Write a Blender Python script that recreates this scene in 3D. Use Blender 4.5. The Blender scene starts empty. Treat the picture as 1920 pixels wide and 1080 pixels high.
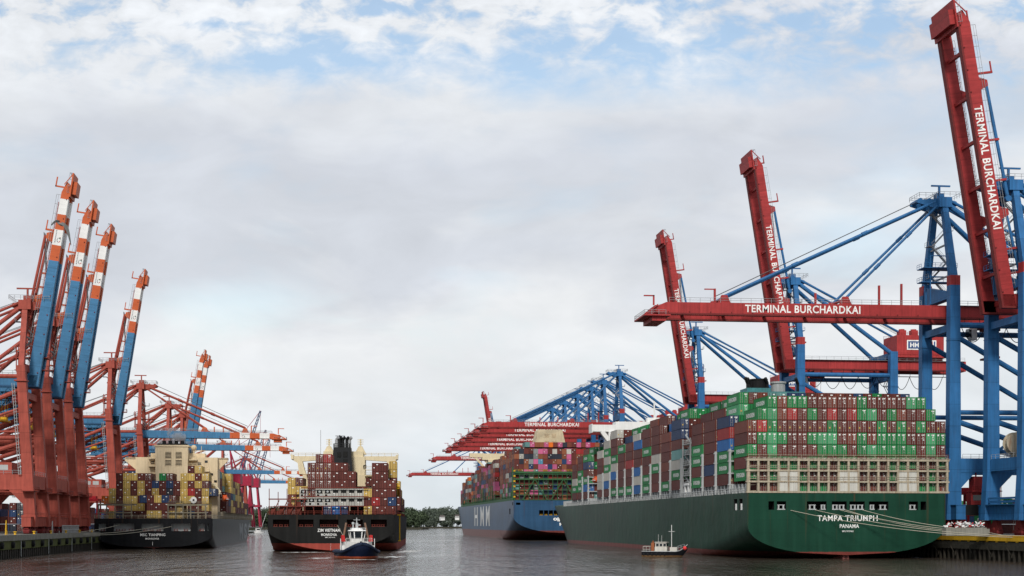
import bpy, bmesh, math, random
from mathutils import Vector, Matrix
from mathutils.bvhtree import BVHTree

R = math.radians
sc = bpy.context.scene
C = sc.collection
rnd = random.Random(11)

# ---------------------------------------------------------------- camera, world, sun, exposure
F, CX, HY, EYE = 2800.0, 960.0, 982.0, 8.6      # focal length in photo pixels, vanishing column, horizon row, eye height

def at(px, py, d):
    return Vector(((px - CX) / F * d, d, EYE - (py - HY) / F * d))

cam = bpy.data.objects.new('camera', bpy.data.cameras.new('camera'))
C.objects.link(cam)
cam.location = (0, 0, EYE)
cam.rotation_euler = (R(90), 0, 0)
cam.data.sensor_width = 36
cam.data.lens = F / 1920 * 36
cam.data.shift_y = (HY - 540) / 1920
cam.data.clip_start = 1
cam.data.clip_end = 20000
sc.camera = cam

SUN_EL, SUN_AZ = 37, 187        # degrees; azimuth clockwise from +Y: the sun stands behind the camera
sun = bpy.data.objects.new('sun', bpy.data.lights.new('sun', 'SUN'))
C.objects.link(sun)
sun.data.energy = 3.2
sun.data.angle = R(9)
sun.data.color = (1, 0.955, 0.89)
sun.rotation_euler = (R(90 - SUN_EL), 0, R(180 - SUN_AZ) )
sc.view_settings.view_transform = 'Standard'
sc.view_settings.look = 'None'
sc.view_settings.gamma = 1
sc.view_settings.exposure = 0.0

def node(nt, t, **kw):
    n = nt.nodes.new(t)
    for k, v in kw.items():
        if k.startswith('i_'):
            n.inputs[k[2:].replace('_', ' ')].default_value = v
        else:
            setattr(n, k, v)
    return n

def mth(nt, op, a, b=None, clamp=False):
    n = nt.nodes.new('ShaderNodeMath'); n.operation = op; n.use_clamp = clamp
    for i, s in enumerate((a, b)):
        if s is None: continue
        if isinstance(s, (int, float)): n.inputs[i].default_value = s
        else: nt.links.new(s, n.inputs[i])
    return n.outputs[0]

def mixc(nt, f, a, b, mode='MIX'):
    n = nt.nodes.new('ShaderNodeMix'); n.data_type = 'RGBA'; n.blend_type = mode
    for i, s in ((0, f), (6, a), (7, b)):
        if isinstance(s, (int, float)): n.inputs[i].default_value = s
        elif isinstance(s, (tuple, list)): n.inputs[i].default_value = tuple(s)[:3] + (1,)
        else: nt.links.new(s, n.inputs[i])
    return n.outputs[2]

def ramp(nt, f, stops):
    n = nt.nodes.new('ShaderNodeValToRGB')
    e = n.color_ramp.elements
    while len(e) < len(stops): e.new(0.5)
    for el, (p, c) in zip(e, stops):
        el.position = p
        el.color = (c, c, c, 1) if isinstance(c, (int, float)) else tuple(c) + (1,)
    nt.links.new(f, n.inputs[0])
    return n.outputs[0]

def build_world():
    w = bpy.data.worlds.new('World'); sc.world = w; w.use_nodes = True
    nt = w.node_tree; nt.nodes.clear()
    out = node(nt, 'ShaderNodeOutputWorld')
    sky = node(nt, 'ShaderNodeTexSky', sky_type='NISHITA', sun_disc=False)
    sky.sun_elevation = R(SUN_EL); sky.sun_rotation = R(SUN_AZ)
    sky.air_density = 1.3; sky.dust_density = 0.6; sky.ozone_density = 1.5
    bg_sky = node(nt, 'ShaderNodeBackground'); bg_sky.inputs[1].default_value = 0.15
    nt.links.new(sky.outputs[0], bg_sky.inputs[0])
    tc = node(nt, 'ShaderNodeTexCoord')
    sep = node(nt, 'ShaderNodeSeparateXYZ'); nt.links.new(tc.outputs['Generated'], sep.inputs[0])
    ay = mth(nt, 'MAXIMUM', mth(nt, 'ABSOLUTE', sep.outputs[1]), 0.08)
    u = mth(nt, 'DIVIDE', sep.outputs[0], ay)          # direction as east / north and up / north slopes
    v = mth(nt, 'DIVIDE', sep.outputs[2], ay)
    def vec(ku, kv, o=0.0):
        c = node(nt, 'ShaderNodeCombineXYZ')
        nt.links.new(mth(nt, 'MULTIPLY', u, ku), c.inputs[0]); nt.links.new(mth(nt, 'MULTIPLY', v, kv), c.inputs[1])
        c.inputs[2].default_value = o
        return c.outputs[0]
    def noise(ve, scale, detail, rough, dist=0.0):
        n = node(nt, 'ShaderNodeTexNoise'); n.inputs['Scale'].default_value = scale
        n.inputs['Detail'].default_value = detail; n.inputs['Roughness'].default_value = rough
        n.inputs['Distortion'].default_value = dist
        nt.links.new(ve, n.inputs['Vector']); return n.outputs['Fac']
    big = noise(vec(4.0, 8.0, 1.7), 1.0, 5, 0.55, 0.4)
    soft = noise(vec(7.0, 17.0, 3.3), 1.0, 5, 0.52, 0.5)
    mid = noise(vec(12, 26, 4.1), 1.0, 6, 0.56, 0.4)
    mot = noise(vec(38, 66, 7.3), 1.0, 6, 0.56, 0.3)
    # holes of open blue: soft ellipses in the cloud deck
    holes = None
    for (hx, hy, sx, sy, a) in ((600, 112, 300, 52, 1.0), (1330, 120, 420, 85, .80), (1560, 40, 260, 40, .55), (390, 45, 80, 22, .8), (1060, 150, 260, 60, .75),
                                (715, 20, 60, 14, .8), (1700, 230, 260, 150, .42), (420, 565, 150, 45, .40), (1640, 470, 220, 80, .45),
                                (860, 515, 150, 28, .30), (1000, 260, 420, 70, .25), (300, 160, 160, 40, .3), (1250, 640, 200, 40, .25)):
        du = mth(nt, 'DIVIDE', mth(nt, 'SUBTRACT', u, (hx - CX) / F), sx / F)
        dv = mth(nt, 'DIVIDE', mth(nt, 'SUBTRACT', v, (HY - hy) / F), sy / F)
        r2 = mth(nt, 'ADD', mth(nt, 'MULTIPLY', du, du), mth(nt, 'MULTIPLY', dv, dv))
        g = mth(nt, 'MULTIPLY', mth(nt, 'EXPONENT', mth(nt, 'MULTIPLY', r2, -1.0)), a)
        holes = g if holes is None else mth(nt, 'MAXIMUM', holes, g)
    hi = mth(nt, 'MULTIPLY', mth(nt, 'SUBTRACT', v, 0.275), 14.0, clamp=True)     # the broken, mottled deck high up
    tex = mth(nt, 'ADD', mth(nt, 'MULTIPLY', soft, 0.6), mth(nt, 'MULTIPLY', mid, 0.4))
    cover = mth(nt, 'SUBTRACT', mth(nt, 'ADD', 1.0, mth(nt, 'MULTIPLY', mth(nt, 'SUBTRACT', tex, 0.52), 1.7)), mth(nt, 'MULTIPLY', holes, 0.95))
    cover = mth(nt, 'SUBTRACT', cover, mth(nt, 'MULTIPLY', hi, mth(nt, 'MULTIPLY', mth(nt, 'SUBTRACT', 0.53, mot), 5.4)))
    mask = ramp(nt, cover, ((0.0, 0.20), (0.85, 1.0)))
    # cloud brightness: bands by height, lavender grey bellies half way up, paler towards the horizon, broken up by noise
    vv = mth(nt, 'ADD', mth(nt, 'MULTIPLY', v, 2.6), mth(nt, 'ADD', mth(nt, 'MULTIPLY', mth(nt, 'SUBTRACT', big, 0.5), 0.75), mth(nt, 'MULTIPLY', mth(nt, 'SUBTRACT', soft, 0.5), 0.22)))
    vv = mth(nt, 'ADD', vv, mth(nt, 'MULTIPLY', u, -0.35))
    cc = ramp(nt, vv, ((0.0, (0.72, 0.78, 0.82)), (0.16, (0.80, 0.835, 0.865)), (0.34, (0.855, 0.875, 0.895)), (0.52, (0.66, 0.695, 0.755)), (0.70, (0.65, 0.685, 0.75)), (0.88, (0.80, 0.83, 0.87))))
    br = mth(nt, 'ADD', 1.0, mth(nt, 'ADD', mth(nt, 'MULTIPLY', mth(nt, 'SUBTRACT', mid, 0.5), 0.34), mth(nt, 'MULTIPLY', hi, mth(nt, 'MULTIPLY', mth(nt, 'SUBTRACT', mot, 0.5), 0.7))))
    cc = mixc(nt, 1.0, cc, br, 'MULTIPLY')
    bg_c = node(nt, 'ShaderNodeBackground'); bg_c.inputs[1].default_value = 1.0
    nt.links.new(cc, bg_c.inputs[0])
    mix = node(nt, 'ShaderNodeMixShader')
    nt.links.new(mask, mix.inputs[0]); nt.links.new(bg_sky.outputs[0], mix.inputs[1]); nt.links.new(bg_c.outputs[0], mix.inputs[2])
    nt.links.new(mix.outputs[0], out.inputs[0])
build_world()

# ---------------------------------------------------------------- helpers
class MB:
    def __init__(s): s.v = []; s.f = []; s.m = []; s.cm = 0
    def mat(s, i): s.cm = i; return s
    def add(s, vs, fs):
        o = len(s.v); s.v += [tuple(v) for v in vs]
        s.f += [tuple(o + i for i in f) for f in fs]; s.m += [s.cm] * len(fs); return s
    def box(s, x0, y0, z0, x1, y1, z1):
        vs = [(x, y, z) for x in (x0, x1) for y in (y0, y1) for z in (z0, z1)]
        return s.add(vs, [(0, 1, 3, 2), (4, 6, 7, 5), (0, 4, 5, 1), (2, 3, 7, 6), (0, 2, 6, 4), (1, 5, 7, 3)])
    def hexa(s, v8):
        return s.add(v8, [(0, 1, 3, 2), (4, 6, 7, 5), (0, 4, 5, 1), (2, 3, 7, 6), (0, 2, 6, 4), (1, 5, 7, 3)])
    def frame(s, p, q, up=(0, 0, 1)):
        p, q = Vector(p), Vector(q); d = (q - p).normalized(); up = Vector(up)
        if abs(d.dot(up)) > 0.98: up = Vector((0, 1, 0)) if abs(d.y) < 0.9 else Vector((1, 0, 0))
        a = d.cross(up).normalized(); b = a.cross(d).normalized()
        return p, q, a, b
    def beam(s, p, q, w, h, w1=None, h1=None, up=(0, 0, 1)):
        p, q, a, b = s.frame(p, q, up); w1 = w if w1 is None else w1; h1 = h if h1 is None else h1
        vs = []
        for c, ww, hh in ((p, w, h), (q, w1, h1)):
            for i in (-.5, .5):
                for j in (-.5, .5): vs.append(c + a * (i * ww) + b * (j * hh))
        return s.hexa(vs)
    def tube(s, p, q, r, n=8, r1=None, cap=True):
        p, q, a, b = s.frame(p, q); r1 = r if r1 is None else r1
        vs = []
        for c, rr in ((p, r), (q, r1)):
            for i in range(n):
                t = 2 * math.pi * i / n; vs.append(c + a * (rr * math.cos(t)) + b * (rr * math.sin(t)))
        fs = [(i, (i + 1) % n, n + (i + 1) % n, n + i) for i in range(n)]
        if cap: fs += [tuple(range(n - 1, -1, -1)), tuple(range(n, 2 * n))]
        return s.add(vs, fs)
    def path(s, pts, r, n=5):
        for p, q in zip(pts[:-1], pts[1:]): s.tube(p, q, r, n)
        return s
    def prism(s, poly, axis, a, b):
        n = len(poly)
        def mk(p, t): return {'x': (t, p[0], p[1]), 'y': (p[0], t, p[1]), 'z': (p[0], p[1], t)}[axis]
        vs = [mk(p, a) for p in poly] + [mk(p, b) for p in poly]
        fs = [(i, (i + 1) % n, n + (i + 1) % n, n + i) for i in range(n)] + [tuple(range(n - 1, -1, -1)), tuple(range(n, 2 * n))]
        return s.add(vs, fs)
    def rail(s, p, q, h=1.1, step=2.5, r=.05):
        p, q = Vector(p), Vector(q); n = max(1, int((q - p).length / step)); z = Vector((0, 0, h))
        for i in range(n + 1):
            c = p.lerp(q, i / n); s.tube(c, c + z, r, 4)
        s.tube(p + z, q + z, r, 4); s.tube(p + z * .5, q + z * .5, r * .8, 4); return s
    def lathe(s, c, prof, n=16):
        vs = []
        for (r, z) in prof:
            for i in range(n):
                t = 2 * math.pi * i / n; vs.append((c[0] + r * math.cos(t), c[1] + r * math.sin(t), c[2] + z))
        fs = []
        for k in range(len(prof) - 1):
            for i in range(n): fs.append((k * n + i, k * n + (i + 1) % n, (k + 1) * n + (i + 1) % n, (k + 1) * n + i))
        fs += [tuple(range(n - 1, -1, -1)), tuple(range((len(prof) - 1) * n, len(prof) * n))]
        return s.add(vs, fs)
    def mesh(s, name, mats, smooth=0, fix=True):
        me = bpy.data.meshes.new(name); me.from_pydata(s.v, [], s.f)
        for m in (mats if isinstance(mats, (list, tuple)) else [mats]): me.materials.append(m)
        me.polygons.foreach_set('material_index', s.m)
        if fix:
            bm = bmesh.new(); bm.from_mesh(me); bmesh.ops.recalc_face_normals(bm, faces=bm.faces); bm.to_mesh(me); bm.free()
        if smooth:
            me.polygons.foreach_set('use_smooth', [True] * len(me.polygons)); me.set_sharp_from_angle(angle=R(smooth))
        me.update(); return me
    def build(s, name, mats, parent=None, smooth=0):
        return link(name, s.mesh(name, mats, smooth), parent)

def link(name, me, parent=None):
    o = bpy.data.objects.new(name, me); C.objects.link(o)
    if parent: o.parent = parent
    return o

def tag(o, label=None, cat=None, group=None, kind=None):
    if label: o['label'] = label
    if cat: o['category'] = cat
    if group: o['group'] = group
    if kind: o['kind'] = kind
    return o

def thing(name, label, cat, loc=(0, 0, 0), rz=0.0, group=None):
    o = bpy.data.objects.new(name, None); C.objects.link(o); o.empty_display_size = 2
    o.location = loc; o.rotation_euler = (0, 0, rz)
    return tag(o, label, cat, group)

KIDS = {}
def copy_tree(o, parent=None):
    kids = [k for k in C.objects if k.parent == o]
    c = o.copy(); C.objects.link(c); c.parent = parent
    for k in kids: copy_tree(k, c)
    return c

_TX = {}
def text_geo(body, bold=0.0):
    k = (body, bold)
    if k not in _TX:
        cu = bpy.data.curves.new('lettering', 'FONT'); cu.body = body; cu.offset = bold; cu.resolution_u = 3; cu.space_character = 1.08; cu.space_word = 1.0
        ob = bpy.data.objects.new('lettering', cu); C.objects.link(ob)
        dg = bpy.context.evaluated_depsgraph_get()
        me = bpy.data.meshes.new_from_object(ob.evaluated_get(dg))
        vs = [v.co.copy() for v in me.vertices]; fs = [tuple(p.vertices) for p in me.polygons]
        x0 = min(v.x for v in vs); x1 = max(v.x for v in vs); y0 = min(v.y for v in vs); y1 = max(v.y for v in vs)
        vs = [((v.x - x0) / (x1 - x0), (v.y - y0) / (y1 - y0)) for v in vs]
        _TX[k] = (vs, fs, (x1 - x0) / (y1 - y0))
        bpy.data.objects.remove(ob); bpy.data.meshes.remove(me)
    return _TX[k]

def text_into(mb, body, o, xd, up, h, w=None, bold=0.02, fn=None):
    """letters of height h, width w, their lower middle at o"""
    vs, fs, asp = text_geo(body, bold); w = w or h * asp
    o, xd, up = Vector(o), Vector(xd), Vector(up)
    pts = [o + xd * ((a - .5) * w) + up * (b * h) for a, b in vs]
    if fn: pts = [fn(p) for p in pts]
    return mb.add(pts, fs)

def text(parent, body, o, xd, up, h, w, m, bold=0.02, fn=None, name='lettering'):
    mb = MB(); text_into(mb, body, o, xd, up, h, w, bold, fn)
    me = mb.mesh(name, m, fix=False)
    return link(name, me, parent)

# ---------------------------------------------------------------- materials
MATS = {}
def paint(name, rgb, rough=.55, var=.16, streak=.25, scale=.35, rust=0.0, bump=0.0, spec=.18, rand=0.0, corr=0.0, seam=None):
    if name in MATS: return MATS[name]
    rgb = tuple(c * .82 for c in rgb)
    m = bpy.data.materials.new(name); m.use_nodes = True; nt = m.node_tree
    b = nt.nodes['Principled BSDF']; b.inputs['Roughness'].default_value = rough; b.inputs['Specular IOR Level'].default_value = spec
    tc = node(nt, 'ShaderNodeTexCoord')
    def noise(s3, detail=5, rough_=.6):
        mp = node(nt, 'ShaderNodeMapping'); mp.inputs['Scale'].default_value = s3
        nt.links.new(tc.outputs['Object'], mp.inputs[0])
        n = node(nt, 'ShaderNodeTexNoise'); n.inputs['Scale'].default_value = 1; n.inputs['Detail'].default_value = detail
        n.inputs['Roughness'].default_value = rough_; nt.links.new(mp.outputs[0], n.inputs['Vector']); return n.outputs['Fac']
    n1 = noise((scale,) * 3); n2 = noise((scale * 5, scale * 5, scale * .35))
    f = mth(nt, 'ADD', mth(nt, 'MULTIPLY', mth(nt, 'SUBTRACT', n1, .5), var * 4), mth(nt, 'MULTIPLY', mth(nt, 'SUBTRACT', n2, .5), streak * 3))
    val = mth(nt, 'ADD', 1.0, f)
    if rand:
        oi = node(nt, 'ShaderNodeObjectInfo'); ge = node(nt, 'ShaderNodeNewGeometry')
        rr = mth(nt, 'FRACT', mth(nt, 'ADD', mth(nt, 'MULTIPLY', oi.outputs['Random'], 7.31), ge.outputs['Random Per Island']))
        val = mth(nt, 'MULTIPLY', val, mth(nt, 'ADD', 1 - rand, mth(nt, 'MULTIPLY', rr, rand * 2)))
    if seam is not None:            # plate by plate: slightly different tints and a dark weld line between them
        sp_ = node(nt, 'ShaderNodeSeparateXYZ'); nt.links.new(tc.outputs['Object'], sp_.inputs[0])
        q = mth(nt, 'DIVIDE', sp_.outputs[seam], 5.6)
        wn = node(nt, 'ShaderNodeTexWhiteNoise', noise_dimensions='1D'); nt.links.new(mth(nt, 'FLOOR', q), wn.inputs['W'])
        val = mth(nt, 'MULTIPLY', val, mth(nt, 'ADD', .91, mth(nt, 'MULTIPLY', wn.outputs['Value'], .18)))
        val = mth(nt, 'MULTIPLY', val, mth(nt, 'SUBTRACT', 1.0, mth(nt, 'MULTIPLY', mth(nt, 'GREATER_THAN', mth(nt, 'FRACT', q), .975), .3)))
    val = mth(nt, 'MINIMUM', mth(nt, 'MAXIMUM', val, .35), 1.6)
    c = mixc(nt, 1.0, rgb, val, 'MULTIPLY')
    if rust:
        rmask = ramp(nt, noise((scale * 6, scale * 6, scale * .5), 6, .65), ((.54, 0.0), (.72, 1.0)))
        c = mixc(nt, mth(nt, 'MULTIPLY', rmask, rust), c, (.16, .055, .018))
    nt.links.new(c, b.inputs['Base Color'])
    if corr:
        sp = node(nt, 'ShaderNodeSeparateXYZ'); nt.links.new(tc.outputs['Object'], sp.inputs[0])
        w = mth(nt, 'SINE', mth(nt, 'MULTIPLY', sp.outputs[1], 22.0))
        bp = node(nt, 'ShaderNodeBump'); bp.inputs['Strength'].default_value = corr; bp.inputs['Distance'].default_value = .03
        nt.links.new(w, bp.inputs['Height']); nt.links.new(bp.outputs[0], b.inputs['Normal'])
    elif bump:
        bp = node(nt, 'ShaderNodeBump'); bp.inputs['Strength'].default_value = bump; bp.inputs['Distance'].default_value = .05
        nt.links.new(n1, bp.inputs['Height']); nt.links.new(bp.outputs[0], b.inputs['Normal'])
    MATS[name] = m
    return m

def hull_paint(name, rgb, boot, boot_rgb, rough=.45, streak=.35, plate=3.2):
    """ship side: topside colour, boot topping below height 'boot', weld seams, run-down streaks, grime at the waterline"""
    m = bpy.data.materials.new(name); m.use_nodes = True; nt = m.node_tree
    rgb = tuple(c * .85 for c in rgb); boot_rgb = tuple(c * .85 for c in boot_rgb)
    b = nt.nodes['Principled BSDF']; b.inputs['Roughness'].default_value = rough; b.inputs['Specular IOR Level'].default_value = .10
    tc = node(nt, 'ShaderNodeTexCoord'); sp = node(nt, 'ShaderNodeSeparateXYZ'); nt.links.new(tc.outputs['Object'], sp.inputs[0])
    def noise(s3, detail=5):
        mp = node(nt, 'ShaderNodeMapping'); mp.inputs['Scale'].default_value = s3
        nt.links.new(tc.outputs['Object'], mp.inputs[0])
        n = node(nt, 'ShaderNodeTexNoise'); n.inputs['Scale'].default_value = 1; n.inputs['Detail'].default_value = detail
        nt.links.new(mp.outputs[0], n.inputs['Vector']); return n.outputs['Fac']
    big = noise((.06, .06, .12)); st = noise((.55, .55, .05), 7); fine = noise((.5, .5, .5), 6)
    z = sp.outputs[2]
    zz = mth(nt, 'ADD', z, mth(nt, 'MULTIPLY', mth(nt, 'SUBTRACT', fine, .5), .25))
    val = mth(nt, 'ADD', 1.0, mth(nt, 'ADD', mth(nt, 'MULTIPLY', mth(nt, 'SUBTRACT', big, .5), .8),
              mth(nt, 'MULTIPLY', mth(nt, 'SUBTRACT', st, .5), streak * 3)))
    # plate seams: hairline darker rows
    seam = mth(nt, 'GREATER_THAN', mth(nt, 'FRACT', mth(nt, 'DIVIDE', z, plate)), .965)
    val = mth(nt, 'MULTIPLY', val, mth(nt, 'SUBTRACT', 1.0, mth(nt, 'MULTIPLY', seam, .14)))
    val = mth(nt, 'MAXIMUM', val, .45)
    top = mixc(nt, 1.0, rgb, val, 'MULTIPLY')
    pale = ramp(nt, noise((.35, .35, .03), 8), ((.56, 0.0), (.78, .4)))
    top = mixc(nt, pale, top, tuple(min(1, c * 1.5 + .006) for c in rgb))
    run = ramp(nt, noise((.9, .9, .022), 9), ((.60, 0.0), (.74, .55)))
    high = mth(nt, 'MULTIPLY', mth(nt, 'SUBTRACT', z, boot + 1.0), .10, clamp=True)
    top = mixc(nt, mth(nt, 'MULTIPLY', run, high), top, (.085, .038, .018))
    bo = mixc(nt, 1.0, boot_rgb, mth(nt, 'ADD', .55, mth(nt, 'MULTIPLY', st, .9)), 'MULTIPLY')
    slime = mth(nt, 'SUBTRACT', 1.0, mth(nt, 'MULTIPLY', zz, 1.6), clamp=True)
    bo = mixc(nt, mth(nt, 'MULTIPLY', slime, .8), bo, (.02, .018, .012))
    c = mixc(nt, mth(nt, 'GREATER_THAN', zz, boot), bo, top)
    nt.links.new(c, b.inputs['Base Color'])
    bp = node(nt, 'ShaderNodeBump'); bp.inputs['Strength'].default_value = .4; bp.inputs['Distance'].default_value = .3
    nt.links.new(noise((.2, .2, .2), 3), bp.inputs['Height']); nt.links.new(bp.outputs[0], b.inputs['Normal'])
    return m

RED = paint('crane_red', (.36, .038, .038), .55, .16, .28, seam=0)
DRED = paint('crane_dark_red', (.17, .022, .022), .6, .2, .2, rust=.3)
BLUE = paint('crane_blue', (.026, .130, .310), .55, .14, .30, rust=.10, seam=2)
BROWN = paint('crane_red_oxide', (.34, .070, .049), .65, .17, .32, rust=.16, seam=2)
DBROWN = paint('crane_red_oxide_dark', (.20, .042, .032), .65, .2, .2)
LBLUE = paint('boom_blue', (.056, .19, .35), .55, .13, .24, seam=0)
ORANGE = paint('boom_orange', (.54, .11, .034), .5, .1, .15)
WHITE = paint('white_paint', (.78, .78, .76), .5, .06, .1)
STEEL = paint('galvanised', (.34, .35, .36), .5, .15, .1)
ROPE = paint('wire_rope', (.16, .16, .165), .6, .1, .1)
BLACK = paint('black_rubber', (.012, .012, .013), .7, .2, .1)
GLASS = paint('dark_glass', (.015, .02, .025), .08, .05, .0, spec=.6)
LETTER = paint('white_lettering', (.86, .86, .83), .6, .10, .28)
CREAM = paint('cream_paint', (.72, .58, .38), .55, .08, .18, rust=.25)
CREAM2 = paint('cream_paint_clean', (.70, .60, .40), .55, .07, .12, rust=.08)
BEIGE = paint('beige_grey_steel', (.40, .35, .26), .6, .14, .4, rust=.8)
PANEL = paint('grey_white_panel', (.56, .55, .50), .6, .08, .25, rust=.25)
RUSTRED = paint('rust_red_steel', (.16, .035, .024), .7, .2, .25)
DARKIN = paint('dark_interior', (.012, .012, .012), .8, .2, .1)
GREENF = paint('green_steel', (.035, .115, .045), .6, .15, .2)
YELLOW = paint('safety_yellow', (.62, .36, .02), .55, .12, .2, rust=.3)
MOOR = paint('mooring_rope', (.42, .39, .31), .85, .1, .1)
PALEGREY = paint('pale_grey_paint', (.42, .44, .44), .55, .1, .2, rust=.25)
TEAL = paint('teal_paint', (.07, .24, .25), .55, .12, .25, rust=.35)
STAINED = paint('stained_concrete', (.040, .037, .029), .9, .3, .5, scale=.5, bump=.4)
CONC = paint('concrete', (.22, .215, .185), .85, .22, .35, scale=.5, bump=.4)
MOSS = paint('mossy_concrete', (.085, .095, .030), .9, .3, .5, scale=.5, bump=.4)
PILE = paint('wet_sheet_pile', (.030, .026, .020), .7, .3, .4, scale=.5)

# ---------------------------------------------------------------- setting: water, quays, far shore
QA = math.atan(0.118)                    # the quays run away from the camera, a little to the left
def quay_r(d): return 154.2 - .118 * d   # east quay edge
def quay_l(d): return -80.6 - .118 * d   # west quay edge
QZ = 5.8

def water():
    m = bpy.data.materials.new('river_water'); m.use_nodes = True; nt = m.node_tree
    b = nt.nodes['Principled BSDF']; b.inputs['IOR'].default_value = 1.33
    tc = node(nt, 'ShaderNodeTexCoord')
    def noise(s3, detail, dist=0.0):
        mp = node(nt, 'ShaderNodeMapping'); mp.inputs['Scale'].default_value = s3; nt.links.new(tc.outputs['Object'], mp.inputs[0])
        n = node(nt, 'ShaderNodeTexNoise'); n.inputs['Scale'].default_value = 1; n.inputs['Detail'].default_value = detail
        n.inputs['Distortion'].default_value = dist; nt.links.new(mp.outputs[0], n.inputs['Vector']); return n.outputs['Fac']
    patch = noise((.022, .006, .02), 4, .6)
    c = mixc(nt, patch, (.036, .027, .020), (.058, .045, .034)); nt.links.new(c, b.inputs['Base Color'])
    r = mth(nt, 'ADD', .03, mth(nt, 'MULTIPLY', patch, .08)); nt.links.new(r, b.inputs['Roughness'])
    h = mth(nt, 'ADD', mth(nt, 'MULTIPLY', noise((.62, .26, .5), 7, .3), 1.2),
            mth(nt, 'ADD', mth(nt, 'MULTIPLY', noise((.17, .055, .1), 4, .5), 1.5), mth(nt, 'MULTIPLY', noise((.05, .014, .1), 3, .6), 1.6)))
    bp = node(nt, 'ShaderNodeBump'); bp.inputs['Distance'].default_value = 1.0
    amp = ramp(nt, patch, ((.38, .28), (.60, 1.0)))
    nt.links.new(amp, bp.inputs['Strength']); nt.links.new(h, bp.inputs['Height'])
    nt.links.new(bp.outputs[0], b.inputs['Normal'])
    mb = MB(); mb.add([(-6000, -300, 0), (6000, -300, 0), (6000, 9000, 0), (-6000, 9000, 0)], [(0, 1, 2, 3)])
    tag(mb.build('water', m), kind='structure')
water()

GROUND = paint('quay_paving', (.13, .125, .115), .9, .25, .2, scale=.15)
def ground(name, poly, m, z):
    mb = MB(); n = len(poly)
    mb.prism(poly, 'z', z - 3, z)
    return tag(mb.build(name, m), kind='structure')
ground('quay_ground', [(quay_r(230) + .6, 230), (3000, 230), (3000, 1720), (quay_r(1720) + .6, 1720)], GROUND, QZ)
ground('quay_ground', [(-3000, 300), (quay_l(300) - .6, 300), (quay_l(1650) - .6, 1650), (-700, 2300), (-3000, 2300)], GROUND, QZ)

def along_r(s, t, z=0.0):     # s metres along the east quay from Y=300, t metres inland from its edge
    c, n = math.cos(QA), math.sin(QA)
    x0 = quay_r(300); return Vector((x0 - n * s + c * t, 300 + c * s + n * t, z))

def east_quay():
    L = 1425
    t = thing('quay_wall', 'dark piled quay wall with a yellow fender beam, right of the green ship', 'quay wall', along_r(0, 0), QA)
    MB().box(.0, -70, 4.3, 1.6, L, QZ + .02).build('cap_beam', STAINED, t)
    mb = MB()
    for k in range(0, 60):
        y = -66 + k * 5.2
        mb.box(-.25, y - .5, 3.7, -.012, y + .5, 4.55)
    mb.box(-.42, -70, 4.58, -.012, 260, 5.55)
    mb.rail((-.2, -70, 5.55), (-.2, 60, 5.55), .25, 1.2, .06)
    mb.build('fender_beam', YELLOW, t)
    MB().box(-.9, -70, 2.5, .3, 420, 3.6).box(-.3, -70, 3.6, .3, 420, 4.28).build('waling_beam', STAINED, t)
    mb = MB()
    for k in range(0, 110):
        y = -68 + k * 2.6
        mb.tube((-.4 + rnd.uniform(-.15, .15), y, -2), (-.4, y, 2.48), .38, 7)
        if k % 4 == 1:
            mb.tube((-1.1, y, .8), (.2, y + 1.9, 3.5), .13, 5); mb.tube((-1.15, y + .4, 1.5), (-1.15, y + 2.6, 3.1), .10, 5)
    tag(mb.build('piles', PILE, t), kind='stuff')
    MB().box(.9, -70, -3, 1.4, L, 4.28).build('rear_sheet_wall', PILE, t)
    # bollards on the cap
    for k in range(12):
        o = along_r(k * 22 + 12, 1.0, QZ)
        b = MB().lathe((0, 0, 0), ((.45, 0), (.35, .12), (.28, .5), (.5, .62), (.5, .8), (.2, .86)), 12).build('bollard', BLACK)
        b.location = o
        tag(b, 'black mooring bollard on the edge of the east quay', 'bollard', 'bollards along the east quay')
east_quay()

def along_l(s, t, z=0.0):
    c, n = math.cos(QA), math.sin(QA)
    x0 = quay_l(330); return Vector((x0 - n * s - c * t, 330 + c * s - n * t, z))

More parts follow.
